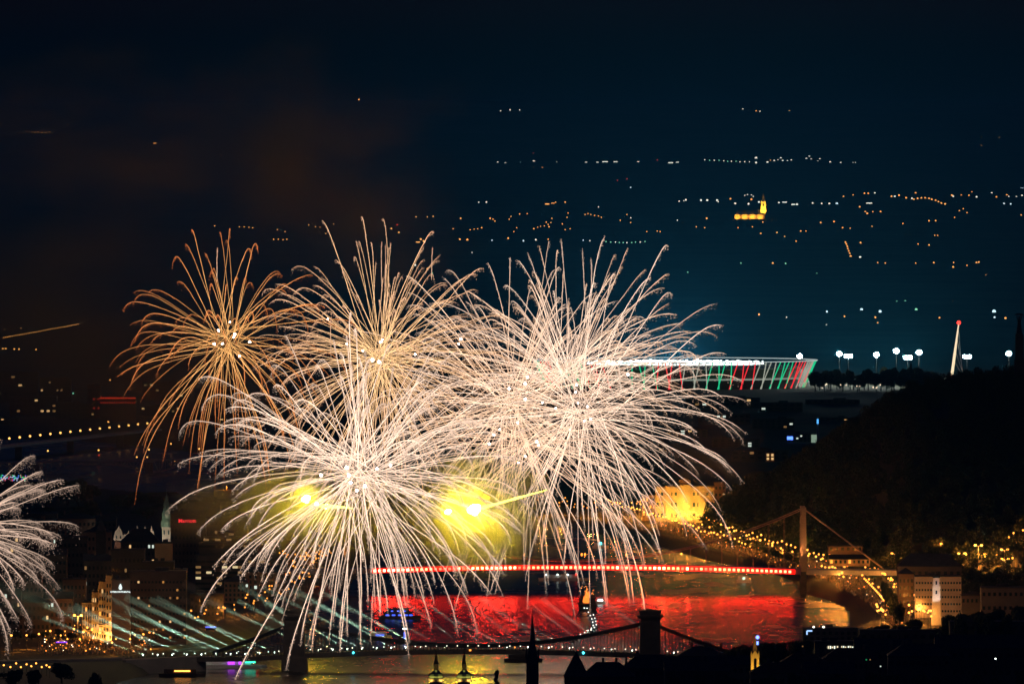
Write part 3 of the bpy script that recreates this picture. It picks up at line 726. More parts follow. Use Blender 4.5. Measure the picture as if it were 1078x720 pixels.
# glowing shrubs at the right
for i in range(16):
    px = 1012 + i * 4.6; tree(px, 591 + random.uniform(-3, 3), random.uniform(8, 13), G(px, 604, 14)[1], 'shrub glowing amber under the twin headed lamps', 'amber lit shrubs on the right', i % 3)
tree(928, 593, 22, G(928, 606, 8)[1], 'rounded tree lit gold by a twin headed lamp at the ramp', kind=1)
tree(921, 597, 16, G(920, 607, 8)[1] - 20, 'dark tree just left of the gold lit one', kind=0)
for px, yt, w in ((932, 611, 10), (936, 617, 10), (941, 625, 11), (947, 634, 12)):
    tree(px, yt, w, G(px, yt + 28, 8)[1], 'dark tree between the crowded road and the white lit building', 'dark trees beside the crowded road', 0)
#PARTS2
# ------------------------------------------------------------ floodlit yellow palace
D = 8330.0
pal = building('palace', 'floodlit yellow palace with arched windows at the far end of the right bank', 690, 752, 512, D, M_plaster, 'flat', rows=0, cols=0, depth=22)
zb = pal.location.z; wP = 62 * sc(D); hP = P(0, 512, D)[2] - zb
cxp = P(721, 512, D)[0]
for i in range(3):
    for j in range(13):
        x = -wP / 2 + wP * (j + .5) / 13; z = hP * (.80 - i * .29)
        b = MB(); b.prism([(-1.0, -1.6), (1.0, -1.6), (1.0, .9), (.7, 1.6), (0, 1.9), (-.7, 1.6), (-1.0, .9)] if i else [(-.9, -1.3), (.9, -1.3), (.9, 1.3), (-.9, 1.3)], -.12, .12)
        b.build('window', M_glass, pal, loc=(x, -11.05, z))
for z in (.35, .62, .96): MB().box((0, -11.3, hP * z), (wP + .6, .7, .6)).build('cornice', M_plaster, pal)
for q in (-.28, .28, 0):
    MB().box((wP * q, -11.5, hP * .5), (wP * .10 if q else wP * .2, 1.1, hP + (2.2 if not q else .6))).build('bay', M_plaster, pal)
MB().box((0, -6, hP + 2.6), (wP * .2, 6, 3.6)).prism([(-wP * .11, hP + 4.4), (wP * .11, hP + 4.4), (0, hP + 7)], -9, -3).build('pediment', M_plaster, pal)
for q in (-.42, -.22, 0, .18, .3): spot(pal, (cxp + wP * q, D - 16, zb + 2.5), (cxp + wP * q, D, zb + hP * .55), 30000 if q < .2 else 16000, (1, .55, .08), 110)
building('side_wing', 'dim reddish wing right of the floodlit palace, against the wooded slope', 752, 764, 508, 8420, M_brown, 'flat', rows=4, cols=3, lit=.1)
building('hall', 'low amber lit hall left of the floodlit palace behind the sparks', 676, 690, 521, 8380, M_plaster, 'flat', rows=3, cols=4, lit=.5, lm=E_sodd)
building('corner_tower', 'small cream corner tower glowing on the wooded ridge above the palace', 806, 815.5, 476.5, 8900, M_plaster, 'pyramid', 4, rows=2, cols=2, lit=1, lm=E_warm, zb=gz(*P(810, 480, 8150)[:2]) )

# ------------------------------------------------------------ dark blocks between hill and stadium, and far left
spec = [(722, 800, 419, 12300, 'long dark flat block right under the stadium podium', 2, 10, .1), (800, 845, 424, 12100, 'low dark block under the right end of the stadium', 2, 6, .2),
        (848, 905, 421, 12500, 'long low dark block in front of the stadium park', 1, 8, .15), (735, 790, 436, 11500, 'wide dark block second row below the stadium', 2, 9, .12),
        (792, 836, 441, 11300, 'dark block left of the block with the blue sign', 3, 7, .1), (862, 900, 440, 11700, 'dark block beside the thin blue lit mast', 2, 6, .1),
        (700, 745, 452, 10900, 'dark block with yellowish windows behind the falling spark tips', 3, 6, .25), (750, 800, 462, 10500, 'dark block in the gloom above the wooded hill', 3, 7, .06),
        (770, 830, 474, 10000, 'lowest dark block just over the hill slope', 2, 7, .05), (640, 700, 470, 10400, 'dark block hidden behind the spark curtain', 3, 7, .1)]
for x0, x1, yt, D, lab, r, c, lit in spec:
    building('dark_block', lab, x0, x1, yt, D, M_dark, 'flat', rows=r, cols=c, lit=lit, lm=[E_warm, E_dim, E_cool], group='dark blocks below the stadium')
ob = building('office_block', 'pale office block with a small blue sign and a strip of white lit windows', 829, 862, 457, 10700, M_conc, 'flat', rows=3, cols=8, lit=.15, lm=E_cool, depth=20)
h_ = P(0, 457, 10700)[2] - ob.location.z
MB().box((-33 * sc(10700) * .42, -10.4, h_ - 4), (6.0, .5, 3.4)).build('blue_sign', emit('blue_sign_glow', (.08, .2, 1), 3.5), ob)
MB().box((33 * sc(10700) * .36, -10.4, h_ - 5), (6.5, .5, 9)).build('lit_stairwell', emit('stairwell_glow', (.7, 1, .75), .35, False), ob)
t = thing('lit_mast', 'thin mast with blue lit stripe standing by the pale office block', 'mast', (P(861, 0, 10650)[0], 10650, 7))
MB().tube([(0, 0, 0), (0, 0, P(0, 440, 10650)[2] - 7)], [1.0, .8], 6).build('pole', M_steel, t)
MB().tube([(0, -1.2, P(0, 446, 10650)[2] - 7), (0, -1.2, P(0, 441, 10650)[2] - 7)], .9, 6).build('blue_light', emit('blue_stripe', (.1, .45, 1), 1.6), t)
spec = [(-20, 40, 392, 12600), (42, 75, 398, 12400), (150, 200, 402, 12700), (205, 262, 410, 12500), (10, 60, 418, 11900), (60, 100, 424, 11800), (148, 190, 428, 11900), (270, 330, 420, 12200), (196, 250, 440, 11500), (300, 360, 450, 11200), (-20, 20, 440, 11500), (380, 440, 430, 11900), (450, 520, 440, 11500), (530, 600, 446, 11300)]
for x0, x1, yt, D in spec:
    building('distant_block', 'dim distant block with a few orange windows beyond the far bridges', x0, x1, yt, D, M_dark, 'flat', rows=3, cols=8, lit=.12, lm=[E_dim, E_warm], group='distant blocks beyond the far bridges')
rb = building('red_lit_hall', 'distant hall edged with a glowing red line above two dotted rows, far left', 105, 143, 419, 11600, M_brown, 'flat', rows=0)
wr = 38 * sc(11600); hr = P(0, 419, 11600)[2] - rb.location.z
E_rd = emit('red_line_glow', (1, .05, .015), .7, False)
MB().box((0, -8.6, hr), (wr, .6, 1.6)).build('red_line', E_rd, rb)
for j in range(16): MB().box((-wr / 2 + (j + .5) * wr / 16, -8.4, hr - 5), (1.0, .4, 1.3)).build('red_window', E_rd, rb)
building('red_glow_block', 'distant block with a dull red lit wall beside the red lined hall', 92, 106, 405, 11800, mat('dull_red_wall', (.25, .05, .04), .8), 'flat', rows=3, cols=3, lit=.5, lm=emit('dull_red_window', (1, .05, .03), .22, False))

# ------------------------------------------------------------ left bank city
def sign_text(parent, text, loc, size, m, name):
    c = bpy.data.curves.new(name, 'FONT'); c.body = text; c.size = size; c.align_x = 'CENTER'; c.extrude = .12; c.offset = size * .02
    o = bpy.data.objects.new(name, c); COL.objects.link(o)
    dg = bpy.context.evaluated_depsgraph_get(); me = bpy.data.meshes.new_from_object(o.evaluated_get(dg)); bpy.data.objects.remove(o)
    me.materials.clear(); me.materials.append(m)
    q = bpy.data.objects.new(name, me); COL.objects.link(q); q.parent = parent; q.location = loc; q.rotation_euler = (PI / 2, 0, 0); return q
# woods by the far bank
for i in range(46):
    px = random.choice([random.uniform(30, 128), random.uniform(120, 178), random.uniform(168, 300)])
    yt = np.interp(px, [30, 60, 85, 112, 122, 128, 145, 165, 178, 200, 225, 260, 300], [506, 503, 502, 508, 520, 522, 516, 520, 528, 522, 517, 527, 540]) + random.uniform(0, 7)
    tree(px, yt, random.uniform(14, 26), random.uniform(8600, 9000), 'dim dark tree massed on the far bank in the smoke', 'trees massed on the far bank', random.randrange(3))
for i in range(26):
    px = random.uniform(-10, 300); yt = 524 + abs(px - 150) * .06 + random.uniform(0, 14)
    tree(px, yt, random.uniform(16, 26), random.uniform(8300, 8600), 'dim dark tree massed on the far bank in the smoke', 'trees massed on the far bank', random.randrange(3))
fb = building('lit_roof_hall', 'distant low hall with two orange lit roof edges among dark trees', 73, 97, 515.5, 8900, M_dark, 'flat', rows=0)
for q, z in ((-2, 0), (2, -3)): MB().box((q, -8.8, P(0, 516, 8900)[2] - fb.location.z + z), (17, .6, 1.1)).build('lit_edge', emit('orange_edge_glow', (1, .4, .05), .7), fb)
wb = building('led_hall', 'low hall sparkling with blue, green and red lights at the left edge', -8, 29, 500, 8950, M_dark, 'flat', rows=0)
for i in range(70):
    m = (emit('led_blue', (.1, .25, 1), 1.1, False), emit('led_green', (.05, 1, .4), .9, False), emit('led_pale', (.6, .7, 1), .9, False), emit('led_pink', (1, .1, .25), .8, False))[min(3, i // 18)]
    MB().box((0, 0, 0), (.9, .3, .9)).build('coloured_light', m, wb, loc=(random.uniform(-14, 14), -8.4, P(0, 500, 8950)[2] - wb.location.z - random.uniform(0, 5)))
# far church lit orange
D = 9150; p = P(238.5, 521, D)
t = thing('church', 'distant church lit orange on the far bank, left of the yellow flare', 'church', (p[0], D, 7))
zt_ = lambda y: P(0, y, D)[2] - 7
MB().box((0, 0, zt_(521) / 2), (3.4, 3.4, zt_(521))).lathe((0, 0, zt_(521)), [(2.2, 0), (1.2, 3), (.2, 9)], 4, rot=PI / 4).build('tower', M_plaster, t)
MB().box((1, 3, zt_(526) / 2), (24, 9, zt_(526))).build('nave', M_plaster, t)
MB().add([(-11, -1.8, zt_(526)), (13, -1.8, zt_(526)), (13, 7.8, zt_(526)), (-11, 7.8, zt_(526)), (-11, 3, zt_(526) + 6), (13, 3, zt_(526) + 6)], [(0, 1, 5, 4), (2, 3, 4, 5), (1, 2, 5), (3, 0, 4), (3, 2, 1, 0)]).build('roof', M_tile, t)
for q in (-9, 0, 9): spot(t, (p[0] + q, D - 14, 10), (p[0] + q * .3, D, 18), 30000, (1, .3, .05), 90)
# gabled white market hall and green spired church tower
D = 7700
t = thing('gabled_hall', 'pale hall with a row of scrolled gables behind dark roofs', 'building', (P(143, 0, D)[0], D, 7)); k = sc(D)
zt_ = lambda y: P(0, y, D)[2] - 7
for a, c, yp in ((119.5, 130, 552.5), (130, 139.5, 558), (139.5, 149, 553), (149, 156, 553.5), (156, 162.5, 553.5)):
    x0 = (a - 143) * k; x1 = (c - 143) * k; w = x1 - x0; zt0 = zt_(568); z1 = zt_(yp + 3); m = (x0 + x1) / 2
    MB().prism([(x0, 0), (x1, 0), (x1, zt_(563)), (x1 - w * .12, zt_(561)), (x1 - w * .16, (z1 + zt_(562)) / 2), (x1 - w * .3, z1 - 1), (m + w * .1, z1), (m + .3, z1 + 1), (m, zt_(yp)), (m - .3, z1 + 1), (m - w * .1, z1), (x0 + w * .3, z1 - 1), (x0 + w * .16, (z1 + zt_(562)) / 2), (x0 + w * .12, zt_(561)), (x0, zt_(563))], -4, 4).build('gable', M_pale, t)
    for q in (.3, .7): MB().box((x0 + w * q, -4.1, zt_(565)), (1.0, .3, 2.2)).build('window', M_glass, t)
MB().box((0, -9, zt_(569) / 2), (44 * k, 10, zt_(569))).build('hall_wall', M_tile, t)
spot(t, (P(130, 0, D)[0], D - 60, zt_(560)), (P(135, 0, D)[0], D, zt_(560)), 26000, (1, .8, .6), 70); spot(t, (P(152, 0, D)[0], D - 60, zt_(560)), (P(152, 0, D)[0], D, zt_(560)), 26000, (1, .8, .6), 70)
t = thing('church_tower', 'church tower with pale lit belfry and stepped green copper spire', 'church', (P(175, 0, D)[0], D, 7))
hb = zt_(554.5)
MB().box((0, 0, hb / 2), (6.4, 6.4, hb)).box((0, 0, hb - .5), (7.2, 7.2, .8)).build('belfry', M_pale, t)
for q in (-1.6, 1.6): MB().box((q, -3.25, zt_(560)), (1.0, .3, 3.2)).build('window', M_glass, t)
MB().lathe((0, 0, hb), [(4.6, 0), (4.4, 4.0), (3.4, 6), (3.4, 8.5), (4.0, 9), (2.6, 12), (2.4, 15), (2.9, 15.5), (1.5, 19), (1.2, 21.5), (.3, 24), (.12, 28)], 8, rot=PI / 8).build('spire', M_green, t)
spot(t, (P(172, 0, D)[0], D - 40, zt_(566)), (P(176, 0, D)[0], D, zt_(552)), 24000, (1, .92, .65), 50)
# hotel with red lettering
rh = building('hotel', 'dark block with small red rooftop lettering and antennas', 179.5, 215, 541, 7350, M_dark, 'flat', rows=6, cols=9, lit=.04, lm=E_dim, depth=22)
hh = P(0, 541, 7350)[2] - rh.location.z
sign_text(rh, 'Marriott', ((197 - 197.2) * sc(7350), -11.3, hh - 5.9), 3.6, emit('red_letters', (1, .03, .04), 1.5, False), 'sign')
MB().box(((190 - 197) * 0 , -11.15, hh - 4.6), (10.5, .2, 4.2)).build('sign_board', mat('sign_board', (.03, .008, .008), .6), rh)
for q, hq in ((-7, 5), (-3, 7), (0, 6), (2.5, 8), (7, 4)): MB().tube([(q, 0, hh), (q, 0, hh + hq)], .25, 4).build('antenna', M_iron, rh)
t = MB().tube([(0, 0, 0), (0, 0, 8)], .3, 4).lathe((0, 0, 7), [(.3, 0), (1.3, .3), (1.3, 2.6), (.3, 3.2)], 6, 1)
building('spired_block', 'dark narrow block with pointed turret and a red lamp right of the red lettering', 209, 217, 551, 7300, M_dark, 'pyramid', 11, rows=5, cols=3, lit=.1, lm=E_red)
# terraced hotel
for i, (a, c, yt, dd) in enumerate(((206, 278, 585, 0), (210, 272, 572, 5), (214, 262, 566, 9), (230, 246, 560.5, 13))):
    building('terraced_hotel' if i == 0 else 'hotel_storey', ('terraced dark hotel with scattered cream lit windows behind the amber road lamps', 'set back storey of the terraced hotel with lit windows', 'second set back storey of the terraced hotel', 'small roof house topping the terraced hotel')[i],
             a, c, yt, 6900 + dd, M_dark, 'flat', rows=(6, 1, 1, 1)[i], cols=(13, 12, 8, 3)[i], lit=(.26, .3, .4, .3)[i], lm=[emit('cream_window', (1, .8, .42), .85, False), E_dim, E_dim], depth=18 - i * 2, ww=3.4, wh=1.5, zb=None if i == 0 else P(0, (585, 585, 572, 566)[i], 6900)[2])
# lettered tower
D = 6120
it = building('hotel_tower', 'grey hotel tower with white lettering and emblem near its top', 117.5, 136.5, 610.5, D, M_conc, 'flat', rows=0, depth=16)
hi = P(0, 610.5, D)[2] - it.location.z; E_let = emit('white_letters', (.85, 1, .95), 1.6, False); kx = (126.8 - 127) * sc(D)
sign_text(it, 'INTERCONTINENTAL', (kx, -8.2, hi - 7.2), 1.22, E_let, 'sign')
MB().add([(kx + 1.0 * math.cos(a) * (1 if q else .6), -8.3, hi - 4.3 + 1.25 * math.sin(a) * (1 if q else .66)) for q in (0, 1) for a in np.linspace(0, 2 * PI, 16, endpoint=False)], [(i, (i + 1) % 16, 16 + (i + 1) % 16, 16 + i) for i in range(16)]).prism([(kx - .18, hi - 5.4), (kx + .18, hi - 5.4), (kx + .3, hi - 4.2), (kx, hi - 3.2), (kx - .3, hi - 4.2)], -8.45, -8.25).prism([(kx - .9, hi - 3.0), (kx + .9, hi - 3.0), (kx + .35, hi - 2.7), (kx, hi - 1.9), (kx - .35, hi - 2.7)], -8.45, -8.25).build('emblem', E_let, it)
building('hotel_slab', 'wide dark hotel slab with a few amber windows right of the lettered tower', 136.5, 196, 602, 6150, M_dark, 'flat', rows=8, cols=16, lit=.13, lm=[E_dim, E_warm, emit('amber_window', (1, .45, .1), .5, False)], depth=18, ww=1.1, wh=1.3)
building('tall_slab', 'tall black slab rising behind the lettered tower', 117, 152, 579, 6500, M_dark, 'flat', rows=6, cols=8, lit=.02, lm=E_dim)
building('tower_block', 'dark block with one bluish white corner light behind the hotel slab', 150, 183, 592, 6450, M_dark, 'flat', rows=6, cols=9, lit=.05, lm=[E_cool, E_warm])
building('narrow_block', 'narrow brownish block with faint red edge lights beside the hotel slab', 184, 196, 600, 6350, M_brown, 'flat', rows=8, cols=3, lit=.06, lm=E_dim)
building('gold_block', 'square block with dull golden lit wall behind the hotel slab', 163, 181, 572, 7000, M_plaster, 'flat', rows=0)
spot(bpy.data.objects['gold_block'], P(172, 600, 6955), P(172, 584, 6995), 3500, (1, .5, .12), 90)
building('domed_hall', 'dark arched roofed hall in front of the pale gabled hall', 127, 167, 570, 7350, M_dark, 'hip', 9, rows=3, cols=10, lit=.22, lm=[E_warm, E_dim, E_cool])
# lit facade by the square
D = 6180
FA = ((111.5, 117.3, 605.5, 6170, 8, 2, 'tall narrow facade glowing orange right beside the lettered tower', 18000), (104, 111.5, 612, 6178, 7, 3, 'facade with lit pilasters stepping down left of the tall orange one', 5500),
      (97, 104, 623, 6186, 5, 3, 'lower amber facade third from the lettered tower', 6500), (87, 97, 634, 6192, 4, 4, 'lowest house at the left end of the glowing facades', 1800))
for a, c, yt, dd, r, cc, lab, en in FA:
    fa = building('lit_facade', lab, a, c, yt, dd, M_plaster if en > 3400 else M_brown, 'flat', rows=r, cols=cc, lit=.16, lm=[E_sodd, E_warm], depth=14)
    hf = P(0, yt, dd)[2] - fa.location.z; wf = (c - a) * sc(dd)
    for q in range(cc + 1): MB().box((-wf / 2 + wf * q / cc, -7.2, hf * .55), (.5, .5, hf * .8)).build('pilaster', M_plaster, fa)
    MB().box((0, -7.35, hf * .3), (wf, .7, .6)).box((0, -7.4, hf - .5), (wf + .4, .9, .8)).build('cornice', M_plaster, fa)
    spot(fa, (fa.location.x + wf * .3, dd - 10, 8), (fa.location.x, dd, 8 + hf * .6), en, (1, .42, .07), 80)
    spot(fa, (fa.location.x - wf * .3, dd - 5, 9), (fa.location.x, dd, 14), en * .8, (1, .5, .12), 110)
gen = [(-12, 20, 590, 6600, 5, 7), (18, 44, 602, 6500, 4, 6), (40, 70, 584, 6700, 5, 7), (66, 90, 610, 6380, 5, 6), (-10, 30, 560, 7100, 4, 8), (28, 60, 552, 7300, 4, 7), (58, 92, 566, 7050, 4, 8), (88, 117, 560, 7200, 4, 7), (88, 118, 590, 6700, 5, 7), (-10, 22, 620, 6350, 4, 7), (20, 52, 634, 6280, 3, 7), (48, 76, 630, 6300, 3, 6),
       (20, 60, 541, 7800, 3, 9), (60, 100, 546, 7700, 3, 9), (100, 122, 548, 7900, 3, 5), (215, 260, 545, 7700, 3, 9), (262, 300, 556, 7500, 3, 8), (255, 300, 602, 6850, 4, 8), (200, 235, 626, 6500, 3, 8), (236, 262, 612, 6750, 4, 6), (-10, 20, 536, 7900, 3, 6), (300, 330, 570, 7400, 3, 6)]
sides = ('left of the glowing orange facade', 'right of the hotel slab')
for i, (a, c, yt, D, r, cc) in enumerate(gen):
    sd = sides[0] if a < 118 else sides[1]
    building('dark_house', 'dark town block with few lit windows, ' + sd, a, c, yt, D, (M_dark, M_brown)[i % 2], ('flat', 'hip', 'gable')[i % 3], 4 if i % 3 else 0, rows=r, cols=cc, lit=.05, lm=[E_cool, E_warm, E_dim], depth=16, chim=2 if i % 3 else 0, group='dark town blocks ' + sd)
# church with pointed dark tower, far left
D = 7000; t = thing('church', 'dark church with a pointed slate tower roof in the murk at the left', 'church', (P(106, 0, D)[0], D, 7)); zt_ = lambda y: P(0, y, D)[2] - 7
MB().box((0, 0, zt_(558) / 2), (6.5, 6.5, zt_(558))).build('tower', M_dstone, t); MB().lathe((0, 0, zt_(558)), [(4.6, 0), (.3, zt_(546) - zt_(558))], 4, rot=PI / 4).build('spire', M_slate, t)
# quay wall with terrace
qa = G(-10, 712, 0); 
for a, c, yy, lab in ((-14, 130, 699, 'long pale terrace wall at the lower left, lit by a row of lamps'), (131, 215, 697, 'dark stone quay wall running under the bridge end')):
    A, B_ = G(a, yy, 7), G(c, yy - 4, 7)
    t = thing('quay_wall', lab, 'wall', (A + B_) / 2 * np.array([1, 1, 0])); L = np.linalg.norm(B_ - A); ang = math.atan2(B_[1] - A[1], B_[0] - A[0])
    MB().box((0, 0, 4), (L, 3, 8.5), rz=ang).build('wall', M_conc, t); MB().box((0, 0, 8.6), (L + .4, 3.5, .6), rz=ang).build('coping', M_stone, t)
for px, yt, w in ((65, 697, 26), (15, 704, 20), (36, 704, 16), (100, 706, 14), (4, 716, 24)):
    tree(px, yt, w, G(px, yt + 22, 7)[1] if yt < 716 else 5750, 'round dark tree against the lamps in the bottom left corner', 'round trees bottom left', 0)
for i in range(9): tree(20 + i * 14 + random.uniform(-4, 4), 664 + random.uniform(-6, 6), random.uniform(11, 15), 6230 + random.uniform(-20, 30), 'small dark tree standing about the crowded square', 'trees on the crowded square', i % 3)
# stalls in purple and blue light
for px, py, m, lab in ((65, 680, emit('violet_glow', (.3, .06, 1), 1.5), 'stall lit violet on the crowded square'), (222, 664, emit('blue_strip_glow', (.1, .15, 1), 1.6), 'stall with a blue strip light beside the amber road lamps')):
    p = Gt(px, py); t = thing('market_stall', lab, 'stall', p)
    for q in (-2.8, 2.8): MB().tube([(q, 0, 0), (q, 0, 2.6)], .1, 4).build('post', M_iron, t)
    MB().prism([(-3.4, 2.6), (3.4, 2.6), (0, 4.0)], -1.6, 1.6).build('canopy', M_white, t); MB().box((0, 0, 1), (5.6, 1.4, .9)).build('counter', M_wood, t)
    MB().box((0, -1.7, 2.5), (6.6, .15, .7)).build('strip_light', m, t)

# ------------------------------------------------------------ right bank: white block, lit church tower, ramp house
D = 6560
wb_ = building('white_block', 'pale five storey block with rows of dark windows at the lower right', 963.5, 1012, 607, D, M_pale, 'flat', rows=5, cols=16, lit=.02, lm=E_cool, depth=14, ww=1.1, wh=1.3)
for q in (-.35, .35): spot(wb_, (wb_.location.x + q * 28, D - 40, 12), (wb_.location.x + q * 24, D, 24), 200, (1, .85, .5), 90)
building('grey_block', 'plain dim block right of the pale five storey one', 1033, 1078, 619, 6500, M_conc, 'flat', rows=2, cols=8, lit=.04, lm=E_dim)
building('low_annex', 'low dim annex between the pale block and the dim block', 1012, 1035, 627, 6520, M_conc, 'flat', rows=1, cols=5, lit=0)
building('dark_house', 'dark steep roofed house close behind the pale five storey block', 945, 1012, 596, 6720, M_dark, 'hip', 8, rows=3, cols=10, lit=.04, lm=E_warm)
building('corner_house', 'narrow dark house left of the pale five storey block, beside the street', 946, 962, 604, 6600, M_brown, 'hip', 4, rows=5, cols=4, lit=.1, lm=E_dim)
D = 6430; zt_ = lambda y: P(0, y, D)[2] - gz(P(986, 0, D)[0], D); k = sc(D)
t = thing('church_tower', 'small white lit church tower with dark onion cap before the pale block', 'church', (P(986, 0, D)[0], D, gz(P(986, 0, D)[0], D)))
MB().box((0, 0, zt_(617) / 2), (4.6, 4.6, zt_(617))).box((0, 0, zt_(617)), (5.2, 5.2, .6)).box((0, 0, (zt_(617) + zt_(608)) / 2), (3.8, 3.8, zt_(608) - zt_(617))).build('tower', M_white, t)
MB().lathe((0, 0, zt_(608)), [(2.2, 0), (2.4, .8), (1.6, 1.8), (.8, 2.4), (.9, 3.0), (.15, 4.2)], 8).build('cap', M_slate, t)
for z in (613, 623): MB().box((0, -2.35 if z == 623 else -1.95, zt_(z)), (1.0, .3, 2.2)).build('window', M_glass, t)
MB().add([(-3.0, -2.6, 0), (3.0, -2.6, 0), (3.0, 2.6, 0), (-3.0, 2.6, 0), (-2.4, -2.6, zt_(629)), (2.4, -2.6, zt_(629)), (2.4, 2.6, zt_(629)), (-2.4, 2.6, zt_(629))], [(0, 1, 5, 4), (1, 2, 6, 5), (3, 0, 4, 7), (4, 5, 6, 7)]).build('buttress', M_white, t)
for q in (-5, 5): spot(t, (P(986, 0, D)[0] + q, D - 13, zt_(640) + 10), (P(986, 0, D)[0], D, zt_(620) + 8), 2400, (1, .93, .82), 70)
building('ramp_house', 'low pale house lit amber under the bridge cable by the hill foot', 873, 916, 588.5, 7150, M_plaster, 'gable', 3, rows=1, cols=9, lit=.2, lm=E_sodd, zb=16)
building('bath_house', 'dim lit long wall half way up between lamps and hill', 872, 908, 575, 7320, M_brown, 'flat', rows=1, cols=6, lit=0, zb=18)
for i, (px, py, cl) in enumerate(((976, 641, E_wht), (979, 645, E_wht), (973, 645.5, E_wht))):
    m = MB(); m.tube([(0, 0, 0), (0, 0, 3.2)], .12, 4); m.ball((0, 0, 3.6), .6, 6, 1); tag(m.build('garden_lamp', [M_iron, cl], loc=tuple(Gt(px, py))), 'small white lamp below the lit church tower', 'street lamp', 'white lamps below the church tower')
p = Gt(994, 642); t = thing('awning_stall', 'red lit slanting awning below the white lit tower', 'stall', p)
MB().add([(-4, -1.5, 2.2), (4, -1.5, 1.0), (4, 1.5, 1.6), (-4, 1.5, 3.0), (-4, -1.5, 2.4), (4, -1.5, 1.2), (4, 1.5, 1.8), (-4, 1.5, 3.2)], [(0, 1, 5, 4), (1, 2, 6, 5), (2, 3, 7, 6), (3, 0, 4, 7), (4, 5, 6, 7), (3, 2, 1, 0)]).build('awning', emit('red_awning_glow', (.8, .03, .03), .35, False), t)
for q in (-3.6, 3.6): MB().tube([(q, 0, 0), (q, 0, 1.8)], .1, 4).build('post', M_iron, t)
lz = make_lamp('street_lamp', 6.5, .6, E_sod, 'street lamp')
for px, py in ((946, 626), (949, 631), (952, 636), (955, 639), (957, 643), (960, 648), (947, 640), (951, 647), (944, 619), (962, 632), (938, 612), (941, 622), (965, 644)):
    place(lz, Gt(px, py + 8), 'amber lamp in the narrow street left of the pale five storey block', 'lamps in the narrow street', s=random.uniform(.8, 1.25))
# string of lights along the road edge
m = MB(); 
for i, t_ in enumerate(np.linspace(0, 1, 19)):
    p = Gt(910 + 24.5 * t_ + 1.5 * math.sin(t_ * 3), 614 + 29 * t_)
    q = MB(); q.tube([(0, 0, 0), (0, 0, 3)], .08, 4); q.ball((0, 0, 3.3), .55, 6, 1)
    if i == 0: bl = tag(q.build('bollard_light', [M_iron, E_sod], loc=tuple(p)), 'low bright light in the close set line edging the crowded road', 'light', 'line of low lights edging the crowded road')
    else: dup(bl, p)
#PARTS3
# ------------------------------------------------------------ near roofs and spires
D = 5380; k = sc(D); p = P(560.5, 720, D); z0 = 8; zt_ = lambda y: P(0, y, D)[2] - z0
t = thing('gothic_church', 'black gothic church spire standing needle sharp before the dark bridge', 'church', (p[0], D, z0))
hb = zt_(692)
MB().box((0, 0, hb / 2), (6.4, 6.4, hb)).box((0, 0, hb), (6.9, 6.9, .5)).build('tower', M_dstone, t)
for x in (-3.1, 3.1):
    for y in (-3.1, 3.1): MB().lathe((x, y, hb), [(.55, -1), (.5, 2.2), (.05, 5.2)], 6).build('pinnacle', M_dstone, t)
MB().lathe((0, 0, hb), [(2.9, 0), (2.0, zt_(681) - hb), (1.1, zt_(667) - hb), (.5, zt_(655) - hb), (.12, zt_(645) - hb)], 8, rot=PI / 8).tube([(0, 0, zt_(646)), (0, 0, zt_(641))], .09, 4).tube([(-.6, 0, zt_(643)), (.6, 0, zt_(643))], .08, 4).build('spire', M_slate, t)
for x in (-1.2, 1.2): MB().box((x, -3.25, zt_(703)), (.9, .25, 4.5)).build('belfry_window', M_glass, t)
MB().box((0, 18, zt_(735) / 2), (14, 30, zt_(735))).build('nave', M_dstone, t)
# twin baroque towers
D = 5500; k = sc(D); zt_ = lambda y: P(0, y, D)[2] - 8; xm = P(473.5, 0, D)[0]
t = thing('baroque_church', 'church with two slim onion domed towers picked out by golden lamps', 'church', (xm, D, 8))
E_gold = emit('golden_lamp', (1, .6, .12), .9, False)
for px in (459, 488.5):
    x = (px - 473.5) * k; tw = thing('tower', None, None, (x, 0, 0)); tw.parent = t; b = zt_(716)
    MB().box((0, 0, b / 2), (6.6, 6.6, b)).build('shaft', M_pale, tw)
    MB().lathe((0, 0, b), [(4.4, 0), (4.3, .8), (3.2, 1.5)], 8, rot=PI / 8).build('cornice', M_pale, tw)
    MB().lathe((0, 0, b + 1.5), [(3.5, 0), (4.0, .9), (3.5, 2.0), (2.0, 3.1), (1.3, 4.2)], 10).build('dome', M_green, tw)
    MB().lathe((0, 0, b + 5.7), [(1.1, 0), (1.1, 2.6), (1.6, 2.9), (1.2, 3.6), (.75, 4.8), (.6, 7.2), (.25, 9.2), (.1, 13.5)], 8).build('lantern', M_dstone, tw)
    MB().tube([(0, 0, zt_(681)), (0, 0, zt_(672))], .12, 4).tube([(-.7, 0, zt_(675)), (.7, 0, zt_(675))], .1, 4).build('cross', M_iron, tw)
    for q in (-1.2, 1.2): spot(tw, (xm + x + q * 3.4, D - 5.2, 8 + b - .5), (xm + x, D, 8 + b + 4), 1500, (1, .6, .12), 80, .2)
    spot(tw, (xm + x, D - 2.6, 8 + b + 4.6), (xm + x, D, 8 + b + 7.5), 160, (1, .6, .15), 90, .2)
MB().box((0, 16, zt_(740) / 2), (26, 24, zt_(740))).build('nave', M_pale, t)
